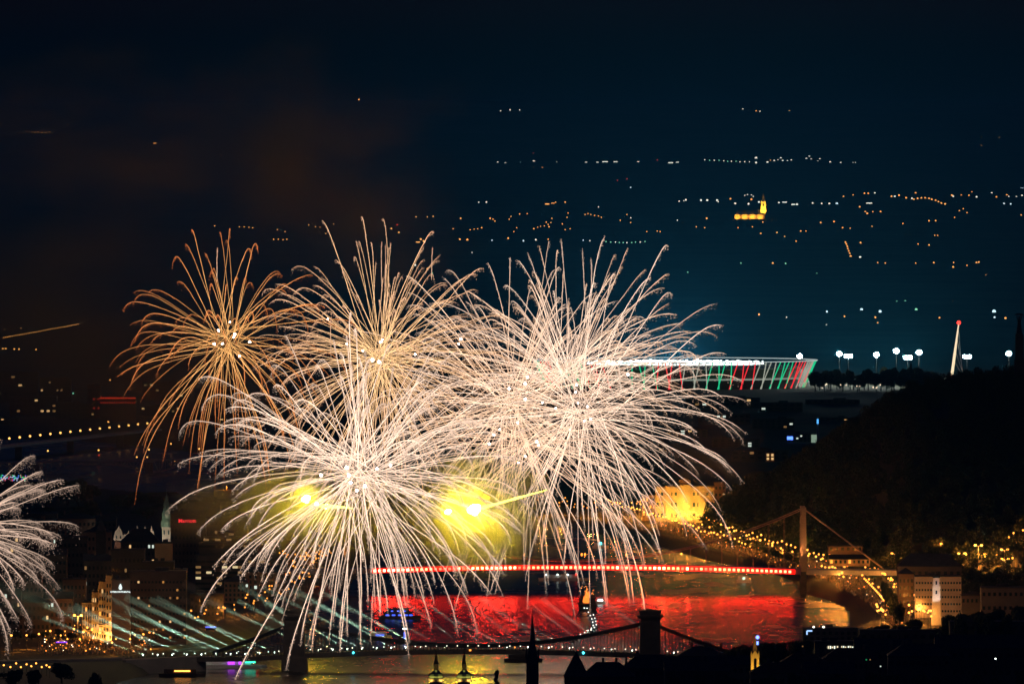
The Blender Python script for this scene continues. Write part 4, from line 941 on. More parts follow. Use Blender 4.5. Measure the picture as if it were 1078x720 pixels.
# pyramid roofed tower house and roofs round it
building('tower_house', 'dark house tower with a steep pyramid roof at the bottom edge', 594, 619, 712, 5450, M_dstone, 'pyramid', 13.5, rows=2, cols=3, lit=0, depth=12, zb=8)
building('long_roof_house', 'long dark roofed house right of the pyramid roof at the bottom', 612, 668, 712, 5480, M_dstone, 'hip', 7.5, rows=1, cols=8, lit=0, zb=8, chim=3)
building('roofed_house', 'dark house with hipped roof in front of the right bridge tower', 655, 712, 703, 5560, M_dstone, 'hip', 7, rows=2, cols=9, lit=0, zb=8, chim=2)
building('roofed_house', 'dark gabled house with orange lit gutter below the bridge end', 700, 768, 706, 5500, M_dstone, 'gable', 7, rows=1, cols=9, lit=0, zb=8, chim=3)
bh = building('bridge_end_house', 'dark house with chimneys and two small blue windows at the right bridge end', 714, 762, 690, 5760, M_dstone, 'hip', 5, rows=2, cols=7, lit=.12, lm=emit('bluish_window', (.3, .5, .6), .12, False), zb=8, chim=4)
building('side_house', 'dark house with a dim pediment between the bridge end and the golden spire', 745, 790, 700, 5600, M_brown, 'gable', 5, rows=2, cols=7, lit=0, zb=8, chim=2)
# golden spire
D = 5330; k = sc(D); zt_ = lambda y: P(0, y, D)[2] - 8
t = thing('chapel_spire', 'small chapel tower with pointed spire floodlit bright gold among black roofs', 'church', (P(795, 0, D)[0], D, 8)); b = zt_(690)
MB().box((0, 0, b / 2), (4.1, 4.1, b)).build('tower', M_plaster, t)
MB().prism([(-2.3, b - .2), (2.3, b - .2), (0, b + 3)], -2.25, 2.25).build('gable', M_plaster, t)
for x in (-1.9, 1.9): MB().lathe((x, -1.9, b), [(.4, -1), (.35, 1.2), (.05, 2.6)], 6).build('pinnacle', M_plaster, t)
MB().lathe((0, 0, b), [(1.9, 0), (1.5, 2.2), (.9, 5), (.35, 9), (.08, zt_(669) - b)], 8, rot=PI / 8).build('spire', M_plaster, t)
MB().prism([(-.6, b - 7), (.6, b - 7), (.6, b - 2.6), (0, b - 1.8), (-.6, b - 2.6)], -2.2, -1.9).build('belfry_window', M_glass, t)
px_ = P(795, 0, D)[0]
for q in (-5, 5): spot(t, (px_ + q, D - 9, 8 + zt_(707)), (px_, D, 8 + zt_(692)), 5200, (1, .55, .07), 75)
p = P(797.5, 670.5, 5420); t = thing('lit_mast', 'mast with a bright blue lamp just behind the golden chapel spire', 'mast', (p[0], 5420, 8))
MB().tube([(0, 0, 0), (0, 0, p[2] - 9)], .2, 5).build('pole', M_iron, t); MB().ball((0, 0, p[2] - 8), 1.0, 8).box((0, 0, p[2] - 11), (1, .6, 1.8)).build('lamp_head', emit('blue_lamp_glow', (.12, .25, 1), 4), t)
hb_ = building('riverside_block', 'dark block with small white and blue roof lights at the water edge', 845, 903, 662, 6100, M_dark, 'flat', rows=3, cols=9, lit=0, depth=18, zb=8)
for q, c in ((-.3, E_wht), (-.12, E_wht)): MB().ball((0, 0, 0), .55, 6).build('roof_light', c, hb_, loc=(q * 32, -8, P(0, 659, 6100)[2] - 8))
MB().box((-12, -9.2, P(0, 663, 6100)[2] - 8), (3, .4, .8)).box((-13.6, -9.2, P(0, 665, 6100)[2] - 8), (.8, .4, 2.2)).build('blue_roof_light', emit('pale_blue_light', (.35, .6, 1), 1.6), hb_)
ofb = building('office_house', 'dark block with one row of white lit office windows', 858, 905, 676, 5700, M_dark, 'flat', rows=0, depth=16, zb=8)
ho = P(0, 681, 5700)[2] - ofb.location.z
for i in range(14):
    window(ofb, -46 * sc(5700) / 2 + 6 + i * 1.1 + (i // 5) * .5, -8.1, ho, .75, 1.5 if i % 3 else .9, (emit('office_white', (.95, 1, .85), 1.4, False), emit('office_cream', (1, .85, .55), 1.1, False))[i % 2])
sp2 = [(822, 870, 697, 5500, 'dark tiled house with a row of dim windows right of the golden spire', 'hip', 5, 2, 9, M_brown), (866, 925, 694, 5540, 'long dark house with attic windows at the lower right', 'hip', 6, 2, 11, M_brown),
       (900, 960, 684, 5640, 'dark gabled house above the long attic house', 'gable', 6, 2, 8, M_dark), (935, 1000, 690, 5500, 'dark house with a greenish window, bottom right', 'hip', 6, 2, 9, M_dark), (985, 1082, 682, 5600, 'long dark house roof in the bottom right corner', 'gable', 7, 2, 12, M_dark),
       (790, 850, 708, 5300, 'low dark tiled roof under the golden spire', 'hip', 5, 1, 8, M_brown), (905, 985, 664, 5950, 'dark block between the office windows and the narrow street', 'flat', 0, 3, 9, M_dark), (1000, 1082, 655, 6050, 'dark block at the right edge in front of the dim block', 'flat', 0, 3, 9, M_dark), (845, 900, 709, 5320, 'dark tiled roof at the bottom edge below the attic house', 'gable', 6, 1, 8, M_dark)]
for a, c, yt, D, lab, rf, rh_, r, cc, wm in sp2:
    building('dark_roof_house', lab, a, c, yt, D, wm, rf, rh_, rows=r, cols=cc, lit=.0, zb=8, chim=3 if rf != 'flat' else 0, roofm=M_tile if wm is M_brown else M_slate)
gw = bpy.data.objects['dark_roof_house']
for px, py, c in ((912, 694, emit('green_window', (.05, .8, .3), .35, False)), (916, 694, E_dim), (927, 701, E_cool), (845, 680, E_dim), (990, 716, E_dim), (1048, 693, E_wht)):
    p = P(px, py, 5290); m = MB(); m.tube([(0, 0, 0), (0, 0, p[2] - 8)], .12, 4); m.ball((0, 0, p[2] - 8), .38, 6, 1)
    tag(m.build('yard_lamp', [M_iron, c], loc=(p[0], 5290, 8)), 'tiny yard lamp among the black roofs at the lower right', 'street lamp', 'yard lamps among the black roofs')
tree(523, 703, 13, 5420, 'dark conical tree between the twin onion domes and the gothic spire', kind=3, zb=8)
for i in range(34):
    px = random.uniform(758, 850); yt = np.interp(px, [758, 775, 800, 850], [688, 680, 676, 674]) + random.uniform(-1.5, 3.5)
    tree(px, yt, random.uniform(10, 17), random.uniform(5790, 5880), 'dark leafy tree on the near bank behind the golden spire', 'dark trees on the near bank', random.randrange(3))
for i in range(46):
    px = random.uniform(900, 1085); yt = np.interp(px, [900, 950, 1000, 1085], [662, 655, 648, 636]) + random.uniform(-3, 12)
    tree(px, yt, random.uniform(14, 24), random.uniform(6020, 6300), 'dark leafy tree in the black grove at the lower right', 'dark grove at the lower right', random.randrange(3))
for i in range(36):
    px = random.uniform(640, 1085); yt = 712 + random.uniform(-6, 8)
    tree(px, yt, random.uniform(16, 26), random.uniform(5180, 5270), 'black tree top along the bottom edge on the right', 'black tree tops along the bottom edge', random.randrange(3), zb=8)

# ------------------------------------------------------------ boats and things on the water
def boat(px, py, L, lab, extra, name='boat', decks=1, lights=(), rz=0):
    p = G(px, py, 0); t = thing(name, lab, 'boat', p); t.rotation_euler = (0, 0, rz)
    pr = [(-.5, 0), (-.46, 1), (.40, 1), (.5, .25)]
    hl = MB(); w = L * .09
    O = [(-.5, -1), (.3, -1), (.5, 0), (.3, 1), (-.5, 1)]
    vs = [(x * L, y * w, -.5) for x, y in O] + [(x * L * 1.03, y * w * 1.15, 2.0) for x, y in O]
    hl.add(vs, [(4, 3, 2, 1, 0), (5, 6, 7, 8, 9)] + [(i, (i + 1) % 5, 5 + (i + 1) % 5, 5 + i) for i in range(5)]).build('hull', M_white if extra != 'dark' else M_wood, t)
    for d in range(decks): MB().box((-.05 * L, 0, 3.2 + d * 2.5), (L * (.7 - .15 * d), w * 1.5, 2.3)).build('cabin', M_white if extra != 'dark' else M_wood, t)
    for nme, m, x, z, dx, dz in lights: MB().box((x, -w * 1.2, z), (dx, .3, dz)).build(nme, m, t)
    return t
E_blue = emit('boat_blue_glow', (.06, .12, 1), 2); E_prp = emit('boat_purple_glow', (.45, .05, .9), 2.2); E_grn = emit('boat_green_glow', (.05, .9, .55), 2.2)
boat(421, 651, 26, 'boat edged with bright blue lights on the red water behind the sparks', 'dark', decks=2, lights=[('blue_light', E_blue, x, 2.4, 2.2, .9) for x in (-8, -4, 0, 4, 7)] + [('blue_light', E_blue, x, 5.0, 1.5, .7) for x in (-5, -1, 3)])
boat(426, 676, 9, 'small boat with a tall blue lamp mast just above the dark bridge deck', 'dark', lights=[('blue_light', E_blue, 0, 4.4, 1.1, 4.0), ('blue_light', E_wht, 0, 8.4, 2.2, .8)])
boat(400, 672, 14, 'low boat with a blue strip near the bridge middle behind the sparks', '', lights=[('blue_light', E_blue, 0, 2.2, 5, .7)])
boat(593, 611, 34, 'small passenger boat with white and red lights below the red bridge', '', decks=1, lights=[('white_light', E_wht, x, 4.4, .9, .8) for x in (-12, -4, 3)] + [('red_light', E_red, 9, 4.6, 1, .8)])
boat(632, 577, 12, 'little boat with one cyan lamp on the river beyond the red bridge', '', lights=[('cyan_light', E_cyan, 0, 4, 1.6, 1.6)])
boat(783, 613, 10, 'little boat with a pale green lamp near the right bank under the bridge', '', lights=[('green_light', emit('pale_green_light', (.5, 1, .75), 2), 0, 3, 1.6, 1.4)])
boat(240, 703, 44, 'moored passenger boat with purple and green lights by the left quay', '', decks=2, lights=[('purple_light', E_prp, 2, 3.4, 4, 2.2), ('purple_light', E_prp, 7, 3.2, 1.6, 1.6), ('green_light', E_grn, 13, 4.4, 6, 2.4), ('white_light', E_wht, -14, 5.6, .8, .8), ('red_light', E_red, 17, 5.4, 1, 1)])
boat(168, 705, 30, 'dark moored boat with small green and red lamps beneath the bridge end', 'dark', decks=1, lights=[('green_light', E_grn, 12, 4.5, 1, .9), ('red_light', E_red, 9.5, 4.5, 1, .8), ('amber_light', E_sod, -9, 3.6, 5, .8)])
boat(192, 712, 26, 'moored boat glowing amber by the quay at the bottom left', 'dark', decks=1, lights=[('amber_light', E_sod, 0, 3.4, 9, .8)])
boat(551, 696.5, 22, 'dark flat boat lying under the dark bridge beside the gothic spire', 'dark', decks=1, lights=[('amber_light', E_sodd, 7, 9.4, .8, 2.6), ('amber_light', E_sodd, -5, 9.4, .8, 2.2)])
# fire barge
p = G(618.5, 641, 0); fbq = thing('fire_barge', 'dark barge with a tall orange fire burning on its deck', 'boat', p)
MB().add([(x, y, z) for z, s_ in ((-.5, .9), (3.6, 1)) for x, y in ((-6 * s_, -8 * s_), (6 * s_, -8 * s_), (6 * s_, 14 * s_), (-6 * s_, 14 * s_))], [(3, 2, 1, 0), (4, 5, 6, 7), (0, 1, 5, 4), (1, 2, 6, 5), (2, 3, 7, 6), (3, 0, 4, 7)]).build('hull', M_wood, fbq)
MB().box((3.2, 2, 5.6), (4.2, 7, 4.2)).box((3.6, 4, 8.4), (2.4, 3, 2)).build('cabin', M_wood, fbq)
MB().box((-4.8, 4, 5), (1.2, 9, 3)).box((0, 8, 6), (9, 1, 5)).build('launch_rack', M_wood, fbq)
fl = MB()
for i in range(11):
    a = i * 2.4; r = .35 + .16 * i % 1.9; x, y = math.cos(a) * r, math.sin(a) * r; h = 3.4 + (i * 37 % 11) * .5 + (3.5 if i < 3 else 0)
    fl.lathe((x - .6, y, 4.0), [(.2, 0), (.95, h * .15), (.75, h * .42), (.38, h * .7), (.05, h)], 6)
fl.build('flame', emit('flame', (1, .23, .03), 1.8), fbq, smooth=True)
e2 = MB()
for i in range(26): e2.ball((random.gauss(-.6, 2.2), random.gauss(0, 2), random.uniform(7, 15)), random.uniform(.1, .28), 4)
e2.build('flying_embers', emit('ember', (1, .35, .08), 3, False), fbq); fbq.children[-1]['kind'] = 'stuff'
boat(632, 635.5, 6, 'tiny white lit tender beside the fire barge', '', lights=[('white_light', E_wht, 0, 2.4, 3.4, .9)])
m = MB(); m.lathe((0, 0, 0), [(.9, -.4), (1.0, .3), (.5, .8)], 7).tube([(0, 0, .6), (0, 0, 2.2)], .08, 4).ball((0, 0, 2.4), .36, 6, 1)
by = tag(m.build('buoy', [M_iron, emit('buoy_white_light', (.9, 1, .95), 3.2)]), 'small white lit float, some standing in for reflections, in the curved string trailing from the fire barge', 'buoy', 'string of lit floats on the red water')
PB = [(615, 642.5), (618, 642.8), (619.5, 647), (621.5, 650.5), (623, 654), (624, 657.5), (624.5, 661), (622.5, 664), (619, 666.5), (615.5, 668.5), (611, 670.5), (607, 672.5), (603, 674.5)]
for i, (a, c) in enumerate(PB):
    place(by, G(a, c + 1, .1))
    if 2 < i < 9: place(by, G(a + 3.2, c + .2, .1))  # second floats beside these stand in for the lamps' reflections

# ------------------------------------------------------------ crowds
def crowd(name, lab, spots, stack=7):
    V = []; Fq = []; k = 0
    prof = [(.16, 0), (.2, .8), (.29, 1.15), (.24, 1.42), (.09, 1.5), (.13, 1.6), (.12, 1.72), (.03, 1.8)]
    ring = np.array([(r * math.cos(q * PI * 2 / 5) * 1.15, r * math.sin(q * PI * 2 / 5), z) for r, z in prof for q in range(5)])
    fs = np.array([(i * 5 + q, i * 5 + (q + 1) % 5, (i + 1) * 5 + (q + 1) % 5, (i + 1) * 5 + q) for i in range(7) for q in range(5)])
    for p in spots:
        s = random.uniform(.9, 1.08); V.append(ring * s + np.array([p[0], p[1], gz(p[0], p[1]) + .12])); Fq.append(fs + k); k += len(ring)
    o = npmesh(name, np.concatenate(V), np.concatenate(Fq), M_cloth); tag(o, lab, 'crowd', kind='stuff')
sp = []
BX = [p[0] for p in BUDA]; BY = [p[1] for p in BUDA]
for i in range(5200):
    px = random.uniform(692, 948); py = np.interp(px, BX, BY) + random.uniform(-8, 9) * (1 + .5 * (px > 880)); sp.append(Gt(px, py))
crowd('crowd', 'dense crowd of people filling the lamp lit road along the right bank', sp)
sp = []
for i in range(900):
    sp.append(G(random.uniform(40, 160), random.uniform(668, 690), 7))
crowd('crowd', 'crowd of people packed under the orange lamps on the left square', sp)
m = MB()
for i in range(150):  # added glowing specks stand in for lamp lit heads and car lights
    px = random.uniform(692, 950); py = np.interp(px, BX, BY) + random.uniform(-8, 10); q = Gt(px, py); h = random.uniform(1.6, 4.5)
    m.tube([q, q + (0, 0, h)], .06, 3); m.ball(q + (0, 0, h + .2), random.uniform(.2, .42), 5, random.choice((1, 1, 1, 1, 2)))
tag(m.build('crowd_specks', [M_iron, E_sodd, emit('crowd_speck_pale', (1, .8, .55), 2.2)]), 'glowing specks added for lamp lit heads and small lights among the crowd on the right bank road', 'lights', kind='stuff')
m = MB()
for i in range(110):  # same added specks, their glow standing in for lit people
    px = random.uniform(44, 160); py = random.uniform(662, 690); q = Gt(px, py); h = random.uniform(1.6, 4.5)
    m.tube([q, q + (0, 0, h)], .06, 3); m.ball(q + (0, 0, h + .2), random.uniform(.2, .42), 5, random.choice((1, 1, 1, 2, 3)))
tag(m.build('crowd_specks', [M_iron, E_sodd, E_sod, emit('crowd_speck_white', (1, .9, .75), 3)]), 'glowing specks added for lamp lit heads and small lights among the crowd on the left square', 'lights', kind='stuff')
# cars on the bank road
def make_car():
    t = thing('parked_car', 'car', 'car', (0, -1000, 0))
    MB().prism([(-2.1, .3), (2.1, .3), (2.1, .8), (1.2, .95), (.7, 1.45), (-1.1, 1.45), (-1.9, .95), (-2.1, .85)], -.85, .85).build('body', M_steel, t)
    for x in (-1.3, 1.3):
        for y in (-.8, .8): MB().tube([(x, y - .1, .33), (x, y + .1, .33)], .33, 8).build('wheel', M_iron, t)
    for y in (-.6, .6): MB().box((2.12, y, .65), (.1, .35, .22)).build('headlight', E_wht, t)
    return t
car = make_car()
for i in range(26):
    j = random.randrange(6, len(buda_line) - 2); a = buda_line[j]; c = buda_line[j + 1]; t_ = (c - a) / np.linalg.norm(c - a); p = a + np.array([-t_[1], t_[0], 0]) * random.choice((-10.5, 10.5))
    p[2] = gz(p[0], p[1]) + .15; place(car, p, 'car with pale headlights standing among the crowd on the right bank road', 'cars on the right bank road', rz=math.atan2(t_[1], t_[0]) + PI)
for i in range(26):
    px = random.uniform(765, 840); py = np.interp(px, [700, 760, 800, 840], [552, 570, 581, 594]) - random.uniform(2, 6)
    tree(px, py - random.uniform(3, 6), random.uniform(8, 13), Gt(px, py + 4)[1], 'dark round tree among the lamps of the right bank road', 'trees along the right bank road', random.randrange(3))

# ------------------------------------------------------------ lights of the far plain
def fl_mat(k): return {'o': emit('far_orange', (1, .42, .10), 2.6, False), 'w': emit('far_white', (.9, .95, .8), 2.2, False), 'b': emit('far_bluish', (.6, .9, 1), 2.2, False), 'g': emit('far_green', (.3, 1, .6), 1.4, False), 'r': emit('far_red', (1, .06, .03), 1.1, False)}[k]
FLP = {}
WORD = {'o': 'orange', 'w': 'white', 'b': 'bluish', 'g': 'green', 'r': 'red'}
def farlight(px, py, k='o', r=.62, wide=0):
    D = float(np.interp(py, FARY, FARD)) if py < 400 else G(px, py, 9)[1]
    p = P(px, py, D); z = gz(p[0], D); h = max(p[2] - z, 2); s = sc(D) * r
    key = (k, bool(wide))
    if key not in FLP:
        b = MB()
        if wide: b.box((0, 0, 0), (2.0, 1, 1), m=1).tube([(-.9, .6, -2.5), (-.9, .6, 0)], .1, 4).tube([(.9, .6, -2.5), (.9, .6, 0)], .1, 4)
        else: b.ball((0, 0, 0), 1, 6, 1).tube([(0, 0, -5), (0, 0, -.9)], .12, 4)
        FLP[key] = b.build('distant_lamp', [M_iron, fl_mat(k)], loc=(0, -1000, 0)); FLP[key]['category'] = 'lamp'
    zone = ('on the dark hills near the top' if py < 150 else 'in the row along the dark far horizon' if py < 182 else 'around and right of the far golden church' if py < 226 and px > 700 else 'in the smoky left distance' if px < 400
            else 'scattered over the plain above the fireworks' if px < 700 else 'scattered over the blue plain above the stadium')
    if px < 480 and r < .8: r = 1.0
    sz = 'tiny' if r < .79 or px < 480 else 'bright'
    o = place(FLP[key], p, f'{sz} {WORD[k]} light {zone}', f'{sz} {WORD[k]} far lights {zone}', s=s)
    if wide: o.scale = (s * wide, s, s)
L_ = '''17 136 o;28 139 o;31 139 o;34 139.5 o;37 140 o;40 139.5 o;44 140 o;48 140 o;52 139.5 o;38 133 o;45 137 o;58 133 o;71 132 o;163 151 o 0.7 2.2;233 164 o;320 168 o;324 168 o;328 168.5 o;338 168 o;341 165 o;346 169 o
252 239 o;257 239 o;262 239.5 o;266 240 o;292 242 o;300 244 o;288 252 o;293 252 o;298 252.5 o;302 252 o;325 237 o;332 239 o;337 239.5 o;351 236 o;343 246 o;226 238 o;20 295 r;8 312 r .7 1.6;4 300 o;378 105 o .8;537 116 w .8;527 117 w;547 116 w
382 158 g .6 2;411 161 w;418 161 w;425 160 w;427 159 w;441 164 w .6 3;457 160 w .8;467 160 w;367 168 o;378 168.5 o;387 168 o;486 173 w;487 175.5 b .9;524 172 w 1.7;532 172.5 w 1.4;546 176 w;548 171.5 w .9;562 170.5 w 1.5;561.5 162 r .8;562 176.5 o;571 177 o .8;586 171 w;617 171 w .6 2;629 171 w .6 2;637 170.5 w .9 3.2;648 170.5 w .7 3;672 170.5 w .6 2;692 168.5 r;706 171.5 w .9 2.8;713 171 w .7 2;664 197.5 b;650 190 r;660 188.5 r
512 213 w .9;504 213 w;576 215 o 1.2 1.8;582 214 o .6 3;585 213 o;595 213 o .8;630 218 w;456 228 o;450 228.5 o;438 228.5 o;485 230 o .8;516 230 o .8;519 231 o;521 233 o;536 231 o;538 228 o;547 225.5 o;555 225 o;597 229 o;598 224.5 o;616 226 o;619 225 o;622 226 o;626 227 o;630 227.5 o;633 229 o;660 226 o;664 229.5 w;664 234.5 o;653 232 o;495 242 o;499 241.5 o;503 241 o;507 240 o .8;477 241 o;544 240 o;541 244 o;562 241 o .8;566 239.5 o;569 238.5 o;573 238 o;577 236.5 o;580 234.5 o;575 234 o;578 239 o .8;592 236 o;595 242 o;600 241 o;581 230 o
418 237 r;420 245 o;412 241 o;484 252 o .9;492 252.5 o 1.1;535 251 o .9;518 253 b;551 253.5 b .8;564 252.5 w .9;577 252 o;614 253 b;621 253.5 w;638 254.5 g;643 255 g;648 255 w;652 255.5 g;656 255.5 g;660 255.5 w;665 255.5 g;669 255 g;674 255 w;679 254.5 g;681 244 o;692 243.5 o;695 244 o;713 232 w;715 212 w;720 211.5 w;440 255 o .9 2.4;446 254 o;443 252 o;437 279 w;450 283 o;455 288 g;497 266 w;478 290 o .8;520 291 o .8 2;540 296 w;573 293 b .9;580 293 b .9 2;624 305 o 1.2;681 304 o 1.4;652 288 o .8;705 307 o
782 115 w;796 117 o;800 117.5 w;831 117 o;742 168.5 w;747 169 g;752 169 w;757 169 g;762 169.5 w;766 170 g;770 170 w;775 170 g;779 170.5 w;784 170.5 w;789 170.5 w;796 167 w 1.6;796 171.5 w 1.1;808 171 w 1;811 169 o;815 169.5 w .9;819 168.5 w;822 167 w 1.2;824 169.5 w 1;829 169.5 w;833 169 w .9;849 167.5 w 1.2;852 165.5 w 1.3;854 168 w 1;863 168 w 1.1;861 170 w;874 171 w 1;885 171.5 w .9;898 171.5 w;900.5 171.5 w
983 154 o;1000 154 o;1017 154 o;1033 154 o .8;1033 145.5 o .8;1052 145.5 o;722 210.5 w .9;738 211 w 1;744.5 211 w 1.1;755 211 w 1;756 212.5 w;774 214.5 w 1.1;769 209.5 o .9;788 215 w 1.1;784 206 w;787 205 w;791 205.5 w;793 207 w;791 210 o 1;799 213 w 1.1;803 213.5 w;820 213.5 w .9;826 213 w .8 3;835 215.5 w 1.2 1.6;839 215.5 w 1.2;855.5 214 w .9;865 214.5 w .8;873 214.5 w 1;881 214.5 b 1.3;888 207 o .8;898 205.5 o;910 204 o 1;914 204 o 1;921 203.5 w .9;915 214 w .9 3.5;905 218 o .9;913 225 o 1;911 223 o .8;919 223 o;927 223 o .9;938.5 207 o 1;942 207 w 1;946.5 206 o 1.1;954 208.5 o 1;964 203.5 o 1;960 209 w .9
962 210 o .8;966 209 o .9;970 208.5 o .9;974 208.5 o .9;978 209 o .9;981 210 o .9;985 211 o .9;988 212.5 o .9;991 214 o .9;995 215 o 1.1;1002 206 o 1.1;1003.5 207 w 1;1012 205.5 o;1020 206 o .9;1023 202.5 o .8;1028 207.5 w 1;1044 203.5 w 1;1049 207.5 o .9;1060 205.5 o .9;1062 207 w;1070 207 w;1076 198.5 b 1.1 1.6;1076 206 w .9;1057 214.5 b .9;1064 215 b .9;1075 226.5 o;1010 222 o;1014 220 o;1018 224 o;1005 229 o;950.5 235.5 o;978 232.5 o .8;985 232.5 o .8;864 234.5 o .9;878 233.5 o .9;887 240 o .8;918 238.5 o;843 243.5 o .8;848.5 243.5 o;895 240.5 o
890 255 o .8;891 257 o .8;892 259.5 o .9;892.5 262 o .9;893.5 264.5 o .9;894.5 267 o .9;895.5 270 o 1.2;906 255.5 o .9;905.5 271 w 1.2;813.5 277 o .9;827 277.5 g .8;780 277 g;744 230 o .9;733 239 o;742 240 o;777 240 o;792 239 o;803 234 o;801 246 o .8;818 245 o .9;826 249 o;838 254 o;924 276.5 o;932 277 o;964 277 o;983 276.5 o .8;1003.5 281 o .9;1004 276.5 o;1018 279.5 o;1028 276.5 o .9;1030.5 276 o .8;966.5 257 o;978 258 o .8;984 248 o;987 248 o
1038 290 o .8;860 288 g;724 287 g .8;747 296 o .8;770 293 g;729 310 o 1 1.4;730 305 o;742 308 o;742 313 o .8;755 313.5 o 1;770.5 307 o;772 313.5 o .8;817 313.5 o 1.1 2;822 312 o .9;911.5 309 o .9;943.5 309 o .8;964.5 310.5 o 1;944 318 g 1.2;953 317.5 g 1.3;964.5 326 g 1.5;907 326 b 1.5;926.5 328 b 1.6;870.5 328 b 1;889 333 o .8;921.5 334 o .9;924 340 o .8;1003 318 o .9;1009.5 313.5 o .9;1031 313.5 o .9;1040 312 o;1046.5 328 b 2;1047 334 b 1;1058.5 335 o 1.1;989 334.5 o .8;799 331 o .9;828 334 w;870 342 w'''
LROWS = [row.split() for row in L_.replace('\n', ';').split(';')]
LROWS.sort(key=lambda q: -(float(q[3]) if len(q) > 3 else .58) * (float(q[4]) if len(q) > 4 and float(q[4]) else 1))
SMALL = {}
for q in LROWS[262:]: SMALL.setdefault(q[2], []).append((float(q[0]), float(q[1])))
for kk, pts in SMALL.items():
    m = MB()
    for a, c in pts:
        D = float(np.interp(c, FARY, FARD)); p = P(a, c, D); m.ball(p, sc(D) * (1.05 if a < 480 else .62), 6, 1); m.tube([p - (0, 0, sc(D) * 4), p], .3, 3)
    tag(m.build('distant_lights', [M_iron, fl_mat(kk)]), 'faintest ' + WORD[kk] + ' specks of light over the far plain', 'lamps', kind='stuff')
for q in LROWS[:262]:
    farlight(float(q[0]), float(q[1]), q[2], float(q[3]) if len(q) > 3 else .58, float(q[4]) if len(q) > 4 else 0)
m = MB()
for t_ in np.linspace(0, 1, 44):
    p = Gt(4 + 78 * t_, 362 - 14.5 * t_ + random.uniform(-.3, .3)); m.tube([p, p + (0, 0, 9)], .2, 3); m.ball(p + (0, 0, 9.5), .55 * sc(p[1]), 5, 1)
tag(m.build('road_lights', [M_iron, fl_mat('o')]), 'slanting line of small orange road lights at the far left', 'street lamps', kind='stuff')
for a in ((3, 367, 'o'), (6, 367, 'o'), (15, 367.5, 'o'), (20, 367.5, 'o'), (38, 368, 'o'), (5, 347, 'o'), (22, 346, 'o'), (31, 351, 'o'), (24, 394.5, 'o'), (62, 389.5, 'o'), (66, 390, 'o'), (77, 414, 'g'), (66, 432, 'r'), (60, 427, 'o'), (97, 428, 'o'), (124, 436, 'r'), (122, 434, 'o'), (114, 444, 'o'), (98, 485.5, 'g'), (184, 484.8, 'o'), (104, 479, 'r'), (144, 481, 'o'), (155, 481, 'o'), (180, 467, 'o'), (106, 417, 'r'), (82, 398, 'r'), (95, 398, 'r'), (116, 400, 'o')):
    farlight(*a, r=.9)
Dc = 27500
p = P(790, 229, Dc); zc = gz(p[0], Dc); k = sc(Dc); zt_ = lambda y: P(0, y, Dc)[2] - zc
t = thing('church', 'far church with a tall tower floodlit gold, alone on the dark plain', 'church', (p[0], Dc, zc)); X = lambda px: (px - 790) * k
MB().box(((X(773.5) + X(803)) / 2, 0, zt_(226) / 2), (X(803) - X(773.5), 22, zt_(226))).build('nave', M_plaster, t)
MB().add([(X(774), -12, zt_(226)), (X(803), -12, zt_(226)), (X(803), 12, zt_(226)), (X(774), 12, zt_(226)), (X(777), 0, zt_(221)), (X(803), 0, zt_(221))], [(0, 1, 5, 4), (2, 3, 4, 5), (1, 2, 5), (3, 0, 4), (3, 2, 1, 0)]).build('roof', M_slate, t)
MB().box((X(803.5), -2, zt_(212) / 2), (12.5, 12, zt_(212))).box((X(803.5), -2, zt_(222) ), (15, 14, 6)).build('tower', M_plaster, t)
MB().lathe((X(803.5), -2, zt_(212)), [(7.5, 0), (5, 5), (3.2, 9), (3, 14), (.6, 22)], 8).build('spire', M_slate, t)
MB().box((X(803.5), -8.2, zt_(216)), (4, .5, 6)).build('belfry_window', M_glass, t)
for q, y in ((776, 227), (784, 227), (792, 227), (800, 227)): spot(t, P(q, 229.6, Dc - 30), P(q, 227.8, Dc), 130000, (1, .45, .05), 60, 2)
for q in (799, 808): spot(t, P(q, 228, Dc - 40), P(803.5, 216, Dc), 600000, (1, .52, .05), 50, 2)
#PARTS4
# ------------------------------------------------------------ fireworks
def tube_np(Pt, R, n=3):
    T = np.gradient(Pt, axis=0); T /= np.linalg.norm(T, axis=1)[:, None] + 1e-9
    A = np.cross(T, np.array([0, 1.0, 0])); A /= np.linalg.norm(A, axis=1)[:, None] + 1e-6; B = np.cross(T, A)
    q = np.arange(n) * 2 * PI / n
    V = Pt[:, None, :] + R[:, None, None] * (np.cos(q)[None, :, None] * A[:, None, :] + np.sin(q)[None, :, None] * B[:, None, :])
    m = len(Pt); i = np.arange(m - 1)[:, None]; k = np.arange(n)[None, :]
    Fq = np.stack([i * n + k, i * n + (k + 1) % n, (i + 1) * n + (k + 1) % n, (i + 1) * n + k], -1).reshape(-1, 4)
    return V.reshape(-1, 3), Fq
E_trail = emit('firework_trail', (1, 1, 1), 1.0, True, True)
E_spark = emit('firework_sparks', (1, 1, 1), 1.0, False, True)
E_star = emit('firework_star', (1, .82, .65), 40)
